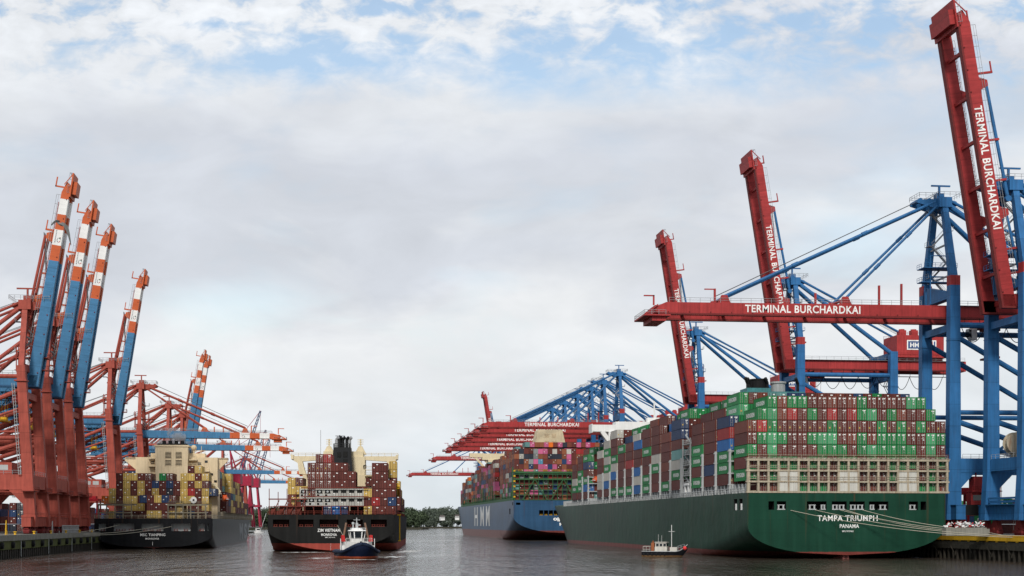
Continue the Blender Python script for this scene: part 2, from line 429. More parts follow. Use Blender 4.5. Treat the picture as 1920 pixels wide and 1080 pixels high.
def west_quay():
    t = thing('quay_wall', 'mossy concrete quay wall with round black fenders, left of the river', 'quay wall', along_l(0, 0), QA)
    L = 1300
    MB().box(-2.2, -60, 4.35, 0.12, L, QZ + .02).build('cap_beam', CONC, t)
    MB().box(-1.6, -60, 2.2, -.15, L, 4.34).build('wall_face', MOSS, t)
    mb = MB()
    for k in range(330):
        y = -60 + k * 1.3
        w = .35 if k % 2 else .0
        mb.box(-1.2, y, -3, -.32 - w, y + 1.3, 2.19)
    tag(mb.build('sheet_piles', PILE, t), kind='stuff')
    for k in range(26):
        f = MB().tube((-.16, -20 + k * 12.5, 3.3), (.55, -20 + k * 12.5, 3.3), .85, 14).tube((.55, -20 + k * 12.5, 3.3), (.62, -20 + k * 12.5, 3.3), .45, 10).build('fender', BLACK, t)
    mb = MB()
    for k in range(8): mb.box(.121, -22 + k * 37, .2, .2, -21.6 + k * 37, 4.3)
    mb.build('ladder', PALEGREY, t)
    rl = MB()
    for k in range(17): rl.box(-.15, 118 + k * 1.75, QZ, .05, 118.28 + k * 1.75, QZ + 2.1)
    rl.box(-.16, 118, QZ + 2.1, .06, 147, QZ + 2.35).box(-.13, 118, QZ + .9, .03, 147, QZ + 1.1)
    o = rl.build('quay_railing', PALEGREY); o.location = along_l(0, 1.2); o.rotation_euler.z = QA
    tag(o, 'white railing on the edge of the west quay beside the black ship', 'railing')
    for i, (s, lab) in enumerate(((42, 'yellow A-shaped trestle on the west quay edge, nearest the frame edge'), (103, 'pale A-shaped trestle on the west quay, before the crane wheels'))):
        mb = MB(); mb.tube((0, -.9, 0), (0, 0, 3.6), .13, 5).tube((0, .9, 0), (0, 0, 3.6), .13, 5).tube((0, -.5, 1.6), (0, .5, 1.6), .1, 5)
        o = mb.build('quay_trestle', YELLOW if i == 0 else PALEGREY); o.location = along_l(s, 1.4, QZ); o.rotation_euler.z = QA
        tag(o, lab, 'trestle')
    t = thing('cabin_container', 'small white cabin on the quay at the left frame edge', 'cabin', along_l(36, 7, QZ), QA)
    MB().box(-2.2, -1.4, 0, 2.2, 1.4, 2.6).prism([(-2.4, 2.6), (2.4, 2.6), (1.5, 3.2), (-1.5, 3.2)], 'y', -1.6, 1.6).build('body', WHITE, t)
    MB().box(-.9, -1.43, 1.0, .9, -1.38, 1.9).build('window', GLASS, t)
    for k in range(10):
        b = MB().lathe((0, 0, 0), ((.4, 0), (.3, .12), (.25, .5), (.45, .62), (.45, .8), (.2, .86)), 12).build('bollard', YELLOW)
        b.location = along_l(k * 24 + 26, .9, QZ)
        tag(b, 'yellow mooring bollard on the edge of the west quay', 'bollard', 'bollards along the west quay')
west_quay()

# ---------------------------------------------------------------- ship-to-shore cranes
PR = dict(leg=BLUE, leg2=BLUE, girder=RED, boom=[RED], bands=None, bogie=DRED, stay=BLUE, legY=9.2, span=33, x0=0.0, x1=0.0, legw=(3.2, 2.6, 2.6),
          ztop=66.7, zsill=(3.8, 7.6), zport=(16.0, 19.6), zg=(56.0, 59.5), hinge=-4.3, L=73.6, apex=88.7, mastx=0.0, gy=5.3, gw=1.1, back=60, xb=59.5, xi=27.5)
PL = dict(leg=BROWN, leg2=DBROWN, girder=LBLUE, boom=[LBLUE, ORANGE, WHITE], bands=(5.0, 4.4), bogie=DRED, stay=BROWN, legY=9.6, span=30, x0=0.0, x1=2.2, legw=(3.1, 2.3, 2.6),
          ztop=46.5, zsill=(1.9, 4.7), zport=(12.2, 16.4), zg=(41.2, 44.6), hinge=-1.0, L=58.4, apex=66.0, mastx=2.4, gy=2.3, gw=1.25, back=52, xb=43.5, xi=25.5)

def crane(kind, raised):
    p = PR if kind == 'R' else PL
    t = bpy.data.objects.new('ship_to_shore_crane', None); C.objects.link(t)
    ly, sp, zt = p['legY'], p['span'], p['ztop']
    wb, wt, wy = p['legw']
    zs0, zs1 = p['zsill']; zp0, zp1 = p['zport']; g0, g1 = p['zg']
    caps = kind == 'R'
    # bogies
    for x in (0, sp):
        for y in (-ly, ly):
            mb = MB()
            for k in (-1, 1):
                yc = y + k * 2.7
                mb.prism([(yc - 2.3, 1.35), (yc + 2.3, 1.35), (yc + 1.0, zs0 - .05), (yc - 1.0, zs0 - .05)], 'x', x - .55, x + .55)
                for q in (-1.55, -.5, .5, 1.55):
                    mb.tube((x - .72, yc + q, .48), (x + .72, yc + q, .48), .46, 12)
                mb.box(x - .85, yc - 2.1, .62, x + .85, yc + 2.1, 1.3)
                mb.tube((x - .9, yc, 1.5), (x + .9, yc, 1.5), .5, 10)
            mb.build('bogie', p['bogie'], t)
    # legs
    for x, front in ((0, 1), (sp, 0)):
        for y in (-ly, ly):
            mb = MB(); top = zt if front else zt - (4.5 if caps else 3)
            xt = x + (p['x1'] if front else 0)
            if front and kind == 'L':
                mb.beam((x, y, zs0), (x, y, zs1 + .5), wb + .6, wy + .4, up=(0, 1, 0))
                mb.beam((x - .2, y, zs1 + .5), (xt, y, top), wb, wy, wt, wy * .85, up=(0, 1, 0))
                mb.box(xt - wt / 2 - .5, y - wy / 2 - .3, top - 4.4, xt + wt / 2 + .5, y + wy / 2 + .3, top - 4.0)
            elif kind == 'R':
                mb.beam((x - .35, y, zs0), (x - .1, y, zp0), wb + .9, wy, wb, wy, up=(0, 1, 0))
                mb.beam((x - .1, y, zp0), (x, y, top - (2.5 if front else 0)), wb, wy, wt, wy * .95, up=(0, 1, 0))
            else:
                mb.beam((x, y, zs0), (xt, y, top), wb * .85, wy * .9, wt * .9, wy * .8, up=(0, 1, 0))
            if kind == 'R':
                mb.beam((x, y, g0 - 6), (x, y, g0 - 5.8), wt + .35, wy + .25, up=(0, 1, 0))
                if front:
                    mb.mat(1).beam((x, y, top - 2.5), (x, y, top), wt + .02, wy * .95 + .02, up=(0, 1, 0)).mat(0)
            mb.build('leg', [p['leg'], RED], t)
    # sill beams along the rails
    for x in (0, sp):
        mb = MB(); mb.box(x - 1.25, -ly - 4.6, zs0 + .1, x + 1.25, ly + 4.6, zs1 - .1)
        mb.box(x - 1.42, -ly - 4.7, zs1 - .1, x + 1.42, ly + 4.7, zs1 + .05)
        for k in range(9): mb.box(x - 1.31, -ly + 2.2 + k * 1.75, zs0 + .12, x - 1.255, -ly + 2.35 + k * 1.75, zs1 - .12)
        sb = mb.build('sill_beam', p['leg'], t)
        h = MB().rail((x - 1.3, -ly + 2, zs1 + .05), (x - 1.3, ly - 2, zs1 + .05), 1.1, 2, .05)
        if kind == 'R':
            for zz in (zs1 + .6, zs1 + 1.5): h.box(x - 1.6, -ly + 1.5, zz, x - 1.4, ly - 1.5, zz + .5)
            h.box(x - 2.3, -ly + 1.5, zs1 + .05, x - 1.44, ly - 1.5, zs1 + .25)
        h.build('sill_walkway', p['leg'], sb)
    # portal frame
    mb = MB()
    for y in (-ly, ly):
        mb.box(1.2, y - 1.1, zp0, sp - 1.2, y + 1.1, zp1)
        mb.prism([(1.6, zp0), (5.4, zp0), (1.6, zp0 - 4)], 'y', y - 1.0, y + 1.0)
        mb.prism([(sp - 1.6, zp0), (sp - 5.4, zp0), (sp - 1.6, zp0 - 4)], 'y', y - 1.0, y + 1.0)
    for x in (0, sp):
        mb.box(x - .95, -ly + 1.5, zp0 + .3, x + .95, ly - 1.5, zp1 - .2)
    pf = mb.build('portal_frame', p['leg'], t)
    mb = MB()
    for y in (-ly - 1.0, ly + 1.0): mb.rail((2, y, zp1), (sp - 2, y, zp1), 1.1, 2.2, .05)
    mb.rail((-1, -ly + 2, zp1 - .2), (-1, ly - 2, zp1 - .2), 1.1, 2.2, .05)
    mb.build('handrail', STEEL, pf)
    # braces of the two side frames
    tops = p['x1']
    for y in (-ly, ly):
        mb = MB(); r = .72 if kind == 'R' else .62
        if kind == 'R':
            mb.tube((0, y, g0 - 2.0), (sp, y, g0 - 2.0), .75); mb.tube((0, y, 31.5), (sp, y, 31.5), .62)
            mb.tube((0, y, g0 - 4.5), (sp, y, 33), r); mb.tube((0, y, 29.5), (sp, y, 18.6), r)
            mb.tube((sp, y, 31), (sp * .5, y, 20), .4)
        else:
            mb.tube((2, y, 43.5), (sp, y, 43.5), .6); mb.tube((1.2, y, 26.5), (sp, y, 26.5), .55); mb.tube((1.2, y, 28.2), (sp, y, 28.2), .3)
            mb.tube((2, y, 40), (sp, y, 28), r); mb.tube((1, y, 25.5), (sp, y, 16), r); mb.tube((sp, y, 26), (sp * .45, y, 16.5), .42); mb.tube((1.6, y, 35), (sp * .8, y, 27), .35)
        mb.build('brace', p['stay'], t)
    mb = MB(); mb.tube((sp, -ly, 31), (sp, ly, 31), .5).tube((sp, -ly, 31), (sp, ly, 18), .4).tube((sp, ly, 31), (sp, -ly, 18), .4)
    mb.tube((sp, -ly, g0 - 3), (sp, ly, 32), .4).tube((sp, ly, g0 - 3), (sp, -ly, 32), .4)
    mb.build('rear_brace', p['leg2'], t)
    # upper cross beams between the legs
    mb = MB(); zc0 = g1 + .6
    mb.prism([(-ly + 1.4, zc0 + .9), (ly - 1.4, zc0 + .9), (ly - 1.4, zt - .5 if kind == 'R' else zc0 + 2.2), (-ly + 1.4, zc0 + 2.6)], 'x', tops - 1.1, tops + 1.1) if kind == 'R' else mb.box(tops - .9, -ly + 1.3, zc0, tops + .9, ly - 1.3, zc0 + 1.9)
    mb.build('cross_beam', p['leg'], t)
    MB().box(sp - .9, -ly + 1.2, g1 + .5, sp + .9, ly - 1.2, g1 + 2.4).build('cross_beam', p['leg'], t)
    for x in (tops, sp): MB().box(x - .8, -ly + 1.2, g0 - 3.4, x + .8, ly - 1.2, g0 - 1.6).build('cross_beam', p['leg'], t)
    # mast
    ax, mx = p['apex'], p['mastx']; ay = 3.0
    zb = zt - 1.5
    for y in (-1, 1):
        mb = MB(); mb.beam((tops, y * ly, zb), (mx, y * ay, ax - 2), 1.9 if kind == 'R' else 1.6, 1.9 if kind == 'R' else 1.5, 1.5, 1.5, up=(1, 0, 0))
        mb.build('mast_leg', p['leg'], t)
    mb = MB(); mb.box(mx - 1.7, -ay - 1.4, ax - 3.2, mx + 1.7, ay + 1.4, ax - .6)
    for y in (-2.4, 2.4):
        mb.prism([(mx - 1, ax - .8), (mx - 1, ax - 3.6), (mx - 7.0, ax - 1.9), (mx - 7.0, ax - 1.1)], 'y', y - .35, y + .35)
        mb.prism([(mx + 1, ax - .7), (mx + 1, ax - 3.6), (mx + 4.0, ax - 2.4), (mx + 3.6, ax - 1.4)], 'y', y - .35, y + .35)
    for k in range(3): mb.tube((mx - 6.2 + k * 2.4, -2.8, ax - 1.2), (mx - 6.2 + k * 2.4, 2.8, ax - 1.2), .55, 10)
    mb.box(mx - .25, -.25, ax - .6, mx + .25, .25, ax + 3.2).box(mx - 2.2, -.2, ax + 3.0, mx + 3.0, .2, ax + 3.4).box(mx - 1.1, -1.0, ax - .6, mx + 1.0, 1.0, ax + 1.1)
    mh = mb.build('mast_head', p['leg'], t)
    mb = MB()
    for (xa, xb2, ya, zz) in ((mx - 6.8, mx - 1.5, 3.4, ax - .6), (mx - 2.2, mx + 4.2, 4.7, ax - .5)):
        for s in (-1, 1): mb.rail((xa, s * ya, zz), (xb2, s * ya, zz), 1.2, 1.4, .055)
        mb.rail((xa, -ya, zz), (xa, ya, zz), 1.2, 1.4, .055); mb.rail((xb2, -ya, zz), (xb2, ya, zz), 1.2, 1.4, .055)
    mb.build('platform_railing', STEEL, mh)
    # zigzag stair inside the mast, and a stair along the landside leg
    mb = MB(); z = zb - 2; k = 0; st = 4.2
    while z + st < ax - 2:
        a, b = (-2.0, 1.9) if k % 2 else (1.9, -2.0)
        for yy in (-.4, .4): mb.beam((mx + a, yy, z), (mx + b, yy, z + st), .09, .3)
        for q in range(10):
            tq = q / 10; xq = mx + a + (b - a) * tq; mb.box(xq - .16, -.4, z + st * tq, xq + .16, .4, z + st * tq + .06)
        mb.beam((mx + a, .45, z + 1.1), (mx + b, .45, z + st + 1.1), .06, .06); mb.beam((mx + a, -.45, z + 1.1), (mx + b, -.45, z + st + 1.1), .06, .06)
        w = .9 if b > 0 else -.9
        mb.box(min(mx + b, mx + b + w * 1.6), -1.3, z + st - .1, max(mx + b, mx + b + w * 1.6), 1.3, z + st)
        mb.rail((mx + b + w * 1.6, -1.3, z + st), (mx + b + w * 1.6, 1.3, z + st), 1.1, 1.2, .05)
        if k % 2 == 0: mb.beam((mx, -ly * .7 * (1 - (z - zb) / (ax - zb)) - 1.4, z + st - .2), (mx, ly * .7 * (1 - (z - zb) / (ax - zb)) + 1.4, z + st - .2), .4, .4)
        z += st; k += 1
    mb.build('mast_stair', STEEL if kind == 'R' else PALEGREY, t)
    mb = MB()
    for q, zz in enumerate((zb + 1, zb + 4.5)):
        mb.box(tops - 5.5, -1.5 - 2 * q, zz, tops + 3.5, 1.5, zz + .2); mb.rail((tops - 5.5, -1.5 - 2 * q, zz + .2), (tops + 3.5, -1.5 - 2 * q, zz + .2), 1.1, 1.5, .055)
        mb.rail((tops - 5.5, -1.5, zz + .2), (tops - 5.5, 1.5, zz + .2), 1.1, 1.5, .055)
    for s in (-1, 1):
        for xx in (-3, 3): mb.tube((tops + xx, s * 1.5, g1 + 1), (tops + xx, s * 1.5, zb + 8), .16, 5)
    for zz in (zb + 2.5, zb + 8): mb.tube((tops - 3, -1.5, zz), (tops + 3, -1.5, zz), .14, 5)
    mb.build('mast_platform', p['leg'], t)
    mb = MB(); z = zp1; k = 0
    while z + 4 < g0:
        a, b = (-2.4, 2.4) if k % 2 else (2.4, -2.4)
        for dx in (1.7, 2.5): mb.beam((sp + dx, ly * .2 + a, z), (sp + dx, ly * .2 + b, z + 4), .1, .28)
        mb.beam((sp + 2.5, ly * .2 + a, z + 1.1), (sp + 2.5, ly * .2 + b, z + 5.1), .06, .06)
        mb.box(sp + 1.6, ly * .2 + b - .7, z + 3.9, sp + 2.7, ly * .2 + b + .7, z + 4.0); z += 4; k += 1
    mb.build('leg_stair', STEEL, t)
    # stays
    sw = 1 if kind == 'R' else -1
    for y in (-1, 1):
        MB().tube((mx, y * ay, ax - 1.6), (sp, y * ly, zt - 5.5), .72 if kind == 'R' else .62, 10).build('backstay', p['stay'], t)
        MB().tube((mx + 2, y * ay, ax - 1.4), (p['back'] - 3, y * p['gy'], g1), .40, 8).build('backstay', p['stay'], t)
    # fixed girder
    gy, gw, hx = p['gy'], p['gw'], p['hinge']
    mb = MB()
    for y in (-gy, gy):
        mb.box(hx, y - gw / 2, g0 + .5, p['back'], y + gw / 2, g1 - .15)
        mb.mat(1).box(hx, y - gw / 2 - .25, g0, p['back'], y + gw / 2 + .25, g0 + .5).mat(0)
        mb.box(hx, y - gw / 2 - .12, g1 - .15, p['back'], y + gw / 2 + .12, g1)
    k = hx + 3
    while k < p['back']:
        mb.box(k, -gy + gw / 2, g1 - 1.6, k + .5, gy - gw / 2, g1 - .6); k += 8
    mb.box(p['back'], -gy - gw / 2, g0, p['back'] + .8, gy + gw / 2, g1)
    gm = p['girder']; gi = mb.build('girder', [gm, DRED if kind == 'R' else paint('boom_blue_dark', (.03, .10, .20), .6)], t)
    mb = MB()
    for s in (-1, 1):
        yy = s * (gy + gw / 2 + .9); mb.rail((hx + 4, yy, g1), (p['back'], yy, g1), 1.1, 2.6, .05)
        mb.box(hx + 4, min(yy, s * (gy + gw / 2 + .13)), g1 - .1, p['back'], max(yy, s * (gy + gw / 2 + .13)), g1 - .02)
    mb.build('handrail', STEEL, gi)
    if kind == 'L':                     # lattice walkway truss below the blue girder
        mb = MB()
        for s in (-1, 1):
            yy = s * (gy + 3)
            for zz in (g0 - .4, g0 - 2.6): mb.beam((hx + 6, yy, zz), (p['back'] - 2, yy, zz), .25, .25)
            x = hx + 6
            while x < p['back'] - 5:
                mb.beam((x, yy, g0 - 2.6), (x + 1.6, yy, g0 - .4), .16, .16); mb.beam((x + 1.6, yy, g0 - .4), (x + 3.2, yy, g0 - 2.6), .16, .16); x += 3.2
        mb.box(hx + 6, -gy - 3, g0 - 2.9, p['back'] - 2, -gy - 2.4, g0 - 2.75)
        mb.build('walkway_truss', p['girder'], gi)
    # festoon: cable loops hung below the girder
    mb = MB(); fy = -gy - 1.6
    mb.box(2, fy - .12, g0 - 2.3, p['back'] - 2, fy + .12, g0 - 2.05)
    x = 4
    while x < p['back'] - 3: mb.box(x, fy - .06, g0 - 2.05, x + .12, fy + .06, g0 + .2); x += 4
    x = 3
    while x < p['back'] - 9:
        w = 6.2 + rnd.uniform(-.5, .5); d = 4.0 + rnd.uniform(-.5, .4)
        pts = [(x + w * q / 10, fy - .3, g0 - 2.3 - d * (1 - (2 * q / 10 - 1) ** 2)) for q in range(11)]
        mb.path(pts, .11, 5); x += w
    mb.build('festoon_cable', BLACK, t)
    # machine house
    mb = MB(); m0, m1 = (sp + 2.5, sp + 19.5) if kind == 'R' else (sp + 1, sp + 17); hz = g1 + (1.6 if kind == 'R' else 1.2); hy = 6.4 if kind == 'R' else 5.2
    mb.box(m0, -hy, hz, m1, hy, hz + 7.3)
    mb.box(m0 - .9, -hy - .9, hz - .5, m1 + .9, hy + .9, hz)
    for k in range(8): mb.box(m0 + .6 + k * 2.1, -hy - .06, hz + .3, m0 + .75 + k * 2.1, -hy + .01, hz + 7.2)
    mb.box(m0, -hy + 1.0, g1, m1, -hy + 1.6, hz - .5).box(m0, hy - 1.6, g1, m1, hy - 1.0, hz - .5)
    mh = mb.build('machine_house', RED if kind == 'R' else LBLUE, t)
    for x in (m0 + 1.2, m0 + 5.5): MB().box(x, -hy + .6, hz + 7.3, x + 2.4, -hy + 3, hz + 9.1).tube((x + 1.2, -hy + 1.8, hz + 9.1), (x + 1.2, -hy + 1.8, hz + 9.5), 1.0, 12).build('roof_ventilator', RED if kind == 'R' else LBLUE, mh)
    mb = MB()
    mb.rail((m0 - .8, -hy - .8, hz), (m1 + .8, -hy - .8, hz), 1.1, 1.8, .05); mb.rail((m0, -hy, hz + 7.3), (m1, -hy, hz + 7.3), 1.0, 1.8, .05)
    mb.rail((m0, hy, hz + 7.3), (m1, hy, hz + 7.3), 1.0, 1.8, .05)
    mb.build('handrail', RED if kind == 'R' else STEEL, mh)
    if kind == 'R':
        y = -hy - .075; sx = m0 + 3.6
        mb = MB(); mb.mat(0).box(sx, y - .05, hz + 2.2, sx + 10.6, y, hz + 5.6)
        mb.mat(1).box(sx + .4, y - .07, hz + 2.6, sx + 8.0, y - .05, hz + 5.2)
        mb.mat(2).box(sx + 8.4, y - .07, hz + 2.6, sx + 9.3, y - .05, hz + 5.2)
        mb.mat(1).box(sx + 9.7, y - .07, hz + 2.6, sx + 10.25, y - .05, hz + 5.2)
        mb.mat(0); text_into(mb, 'HHLA', (sx + 4.2, y - .09, hz + 3.1), (1, 0, 0), (0, 0, 1), 1.6, 6.2, .05)
        mb.build('logo_board', [LETTER, paint('logo_blue', (.05, .10, .24), .5), RED], mh)
    # trolley with the driver's cabin
    mb = MB(); tx = 9.0 if raised else (14 if kind == 'R' else 12)
    mb.box(tx - 3, -gy - .6, g0 - 1.3, tx + 3, gy + .6, g0 - .15); mb.box(tx - 2.2, -1.6, g0 - 2.3, tx + 2.2, 1.6, g0 - 1.3)
    tr = mb.build('trolley', p['girder'] if kind == 'L' else DRED, t)
    mb = MB(); mb.prism([(tx - 5.2, g0 - 1.4), (tx - 3.0, g0 - 1.4), (tx - 3.0, g0 - 4.4), (tx - 4.4, g0 - 4.4), (tx - 5.2, g0 - 3.2)], 'y', 1.2, 3.4)
    cb = mb.build('cabin', WHITE if kind == 'R' else RED, tr)
    MB().prism([(tx - 5.24, g0 - 1.7), (tx - 4.6, g0 - 1.7), (tx - 4.5, g0 - 4.0), (tx - 5.24, g0 - 3.3)], 'y', 1.15, 3.45).build('cabin_window', GLASS, tr)
    mb = MB()
    for dx in (-1, 1):
        for dy in (-1.6, 1.6): mb.tube((tx + dx, dy, g0 - 1.3), (tx + dx * .6, dy, g0 - 9), .05, 4)
    mb.box(tx - 1.25, -3.4, g0 - 9.7, tx + 1.25, 3.4, g0 - 9.2).box(tx - 1.0, -1.2, g0 - 9.2, tx + 1.0, 1.2, g0 - 8.4)
    mb.build('spreader', YELLOW if kind == 'L' else DRED, tr)
    # cable reel on the sea side portal, operator rooms on the portal beam
    if kind == 'R':
        mb = MB(); mb.tube((2.0, -.9, zp1 + 3.4), (2.0, .9, zp1 + 3.4), 2.5, 22)
        for s in (-1, 1): mb.tube((2.0, s * 1.0, zp1 + 3.4), (2.0, s * 1.25, zp1 + 3.4), 2.9, 22)
        mb.box(1.4, -1.7, zp1 - .2, 2.6, 1.7, zp1 + 2.4)
        mb.build('cable_reel', BEIGE, t)
        mb = MB(); mb.mat(0).box(5, -ly - 1.0, zp0 - 4.6, 10.5, -ly + 2, zp0 - 1.0).box(4.4, -ly - 1.6, zp0 - 5.0, 12, -ly + 2.4, zp0 - 4.6)
        mb.rail((4.4, -ly - 1.6, zp0 - 4.6), (12, -ly - 1.6, zp0 - 4.6), 1.1, 1.5, .06); mb.tube((6, -ly, zp0 - 1), (6, -ly, zp0), .2, 5).tube((9.6, -ly, zp0 - 1), (9.6, -ly, zp0), .2, 5)
        mb.mat(1).box(8.0, -ly - 1.06, zp0 - 3.2, 10.2, -ly - .99, zp0 - 1.6)
        mb.build('portal_cabin', [RED, GLASS], t)
        mb = MB(); mb.box(4.5, -ly - .6, zs1 + .1, 9.0, -ly + 2.2, zs1 + 3.2); mb.mat(1).box(5.0, -ly - .66, zs1 + 1.2, 8.4, -ly - .59, zs1 + 2.6)
        mb.mat(2).box(1.5, -ly - 1.2, zs1 - 2.6, 12.5, -ly + 2.6, zs1 + .1)
        mb.beam((7, -ly - 1, zs1 + 3), (12.5, -ly - 1, zp0 - 4.8), .9, .25)
        mb.build('electrical_room', [RED, GLASS, DARKIN], t)
    else:
        mb = MB(); mb.mat(0).box(5, -2, zp1 + .1, 12, ly - 1.2, zp1 + 3.4)
        mb.mat(1)
        for k in range(2): mb.box(6 + k * 3, ly - 1.22, zp1 + 1.3, 8.2 + k * 3, ly - 1.16, zp1 + 2.7)
        mb.build('portal_cabin', [BROWN, PALEGREY], t)
        mb = MB()
        for s in (-1, 1): mb.box(-1.9, s * ly - 3.6 - .2, zp0 - .5, 1.6, s * ly + 3.6 + .2, zp0 - .3); mb.rail((-1.9, s * ly - 3.8, zp0 - .3), (-1.9, s * ly + 3.8, zp0 - .3), 1.1, 1.3, .06)
        mb.build('leg_platform', DBROWN, t)
        mb = MB()
        for s in (1,):
            for dx in (-.3, .3): mb.tube((1.8 + dx + tops * .2, s * ly + wy / 2 + .5, zp1), (tops + 1.9 + dx, s * ly + wy / 2 + .3, zt - 5), .08, 4)
            z = zp1
            while z < zt - 6: mb.box(1.5 + tops * (.2 + .8 * (z - zp1) / (zt - zp1)), s * ly + wy / 2 + .35, z, 2.3 + tops * (.2 + .8 * (z - zp1) / (zt - zp1)), s * ly + wy / 2 + .6, z + .08); z += .9
        mb.build('leg_ladder', PALEGREY, t)
    # ---- boom (own origin at the hinge)
    L = p['L']; hb = g1 - g0; mb = MB()
    def seg(x0, x1, mi):
        for y in (-gy, gy):
            mb.mat(mi)
            if x0 <= -L + .1:      # tapered nose
                mb.prism([(x1, .5), (x1, hb), (x0 + 3.2, hb), (x0, hb * .55), (x0 + .6, .5)], 'y', y - gw / 2, y + gw / 2)
            else:
                mb.box(x0, y - gw / 2, .5, x1, y + gw / 2, hb)
            mb.mat(len(p['boom']) if kind == 'R' else mi)
            mb.box(max(x0, -L + 1.5), y - gw / 2 - .28, 0, x1, y + gw / 2 + .28, .5)
    if p['bands']:
        a, b = p['bands']; cuts = [-L, -L + a] + [-L + a + b * k for k in range(1, 5)] + [0]; mi = [1, 2, 1, 2, 1, 0]
        for c0, c1, q in zip(cuts[:-1], cuts[1:], mi): seg(c0, c1, q)
        mb.mat(0)
    else:
        seg(-L, 0, 0); mb.mat(0)
    k = -9
    while k > -L + 8:
        mb.mat(0).box(k - .35, -gy + gw / 2, hb * .35, k + .35, gy - gw / 2, hb * .65); k -= 11
    mb.mat(0)
    k = -4
    while k > -L + 3:              # stiffener lugs along the outer webs
        for y in (-gy - gw / 2 - .12, gy + gw / 2 + .12): mb.mat(len(p['boom'])).box(k, y - .14, .35, k + .22, y + .14, .95)
        k -= 5.5
    bo = mb.build('boom', p['boom'] + [DRED], t)
    bo.location = (hx, 0, g0)
    bm_ = p['boom'][1] if p['bands'] else RED
    mb = MB(); mb.box(-L + .6, -gy + gw / 2, .8, -L + 3.4, gy - gw / 2, hb * .8)
    mb.box(-L - 2.6, -gy - 1.2, -.4, -L + 4.2, gy + 1.2, -.02); mb.box(-L - .4, -gy - .3, -1.6, -L + 3.2, gy + .3, -.4)
    for s in (-1, 1):
        mb.beam((-L - 2.5, s * (gy + 1), -.3), (-L + 1, s * (gy + 1), hb * .8), .2, .25)
    mb.box(-L + 1.0, -.2, hb, -L + 1.4, .2, hb + 2.6).box(-L - 1.4, -.2, hb + 2.3, -L + 1.4, .2, hb + 2.6)
    mb.build('boom_head', bm_, bo)
    mb = MB()
    for s in (-1, 1):
        yy = s * (gy + gw / 2 + .05); mb.rail((-L + 4, yy, hb), (-3, yy, hb), 1.15, 2.6, .05)
        mb.rail((-L - 2.5, s * (gy + 1.1), -.02), (-L + 3, s * (gy + 1.1), -.02), 1.2, 1.4, .055)
    mb.rail((-L - 2.5, -gy - 1.1, -.02), (-L - 2.5, gy + 1.1, -.02), 1.2, 1.4, .055)
    mb.build('handrail', STEEL, bo)
    f1, f2 = -(p['xb'] + hx), -(p['xi'] + hx)
    for f in (f1, f2):
        mb = MB()
        for s in (-1, 1): mb.prism([(f - 1.6, hb), (f + 1.6, hb), (f + .7, hb + 2.0), (f - .7, hb + 2.0)], 'y', s * gy - .4, s * gy + .4)
        mb.tube((f, -gy, hb + 1.4), (f, gy, hb + 1.4), .35, 8).build('stay_bracket', bm_ if kind == 'L' else RED, bo)
    for f, hgt in ((f1 - 2.5, 3.6), (f1 + 14, 2.6), (f2 - 8, 2.8), (f2 + 9, 5.0), (f2 + 15, 5.5)):
        if f < -2:
            mb = MB().box(f - .25, -gy - .4, hb, f + .25, -gy + .1, hb + hgt)
            if hgt == 3.6: mb.box(f1 - 5.2, -gy - .3, hb + 3.3, f1 - 2.75, -gy, hb + 3.58)
            mb.build('boom_post', bm_ if kind == 'L' else RED, bo)
    mb = MB()                        # maintenance ladder with cage on the upper side
    x = -L + 6
    while x < -6:
        mb.box(x, gy - .4, hb + .3, x + .08, gy + .4, hb + .38); x += .9
    for y in (gy - .4, gy + .4): mb.beam((-L + 6, y, hb + .35), (-6, y, hb + .35), .1, .1)
    mb.build('ladder', BROWN if kind == 'L' else RED, bo)
    if kind == 'R':
        for s in (-1, 1):
            text(bo, 'TERMINAL BURCHARDKAI', (-34.6, s * (gy + gw / 2 + .03), .95), (-s, 0, 0), (0, 0, 1), 2.1, 30.5, LETTER, bold=.02)
    else:
        for s in (-1, 1):
            y = s * (gy + gw / 2 + .03); cx = -L + p['bands'][0] + p['bands'][1] * 2.5
            mb = MB(); text_into(mb, 'EUROGATE', (cx - .3, y, hb * .68), (-s, 0, 0), (0, 0, 1), .42, 3.6, .02)
            for a0, a1, mi in ((20, 150, 0), (170, 265, 1), (285, 370, 2)):
                mb.mat(mi); n = 8; vs = []
                for i in range(n + 1):
                    a = R(a0 + (a1 - a0) * i / n)
                    for rr in (.46 + .08 * i / n, .68): vs.append((cx + math.cos(a) * rr + .7, y, hb * .36 + math.sin(a) * rr))
                mb.add(vs, [(2 * i, 2 * i + 1, 2 * i + 3, 2 * i + 2) for i in range(n)])
            me = mb.mesh('lettering', [paint('logo_grey', (.10, .11, .14), .5), paint('logo_green', (.05, .2, .16), .5), paint('logo_red', (.5, .04, .03), .5)], fix=False)
            link('lettering', me, bo)
    tk = .10 if kind == 'R' else .36          # the boom grows shallower towards its tip
    for q in [bo] + [c for c in C.objects if c.parent == bo]:
        for v in q.data.vertices:
            v.co.z -= tk * hb * min(max(-v.co.x / L, 0), 1.03) * min(max(v.co.z / hb, 0), 1)
    ang = R(81) if raised else 0.0
    bo.rotation_euler = (0, ang, 0)
    def bp(x, z):                    # boom point -> crane point
        return Vector((hx + x * math.cos(ang) + z * math.sin(ang), 0, g0 - x * math.sin(ang) + z * math.cos(ang)))
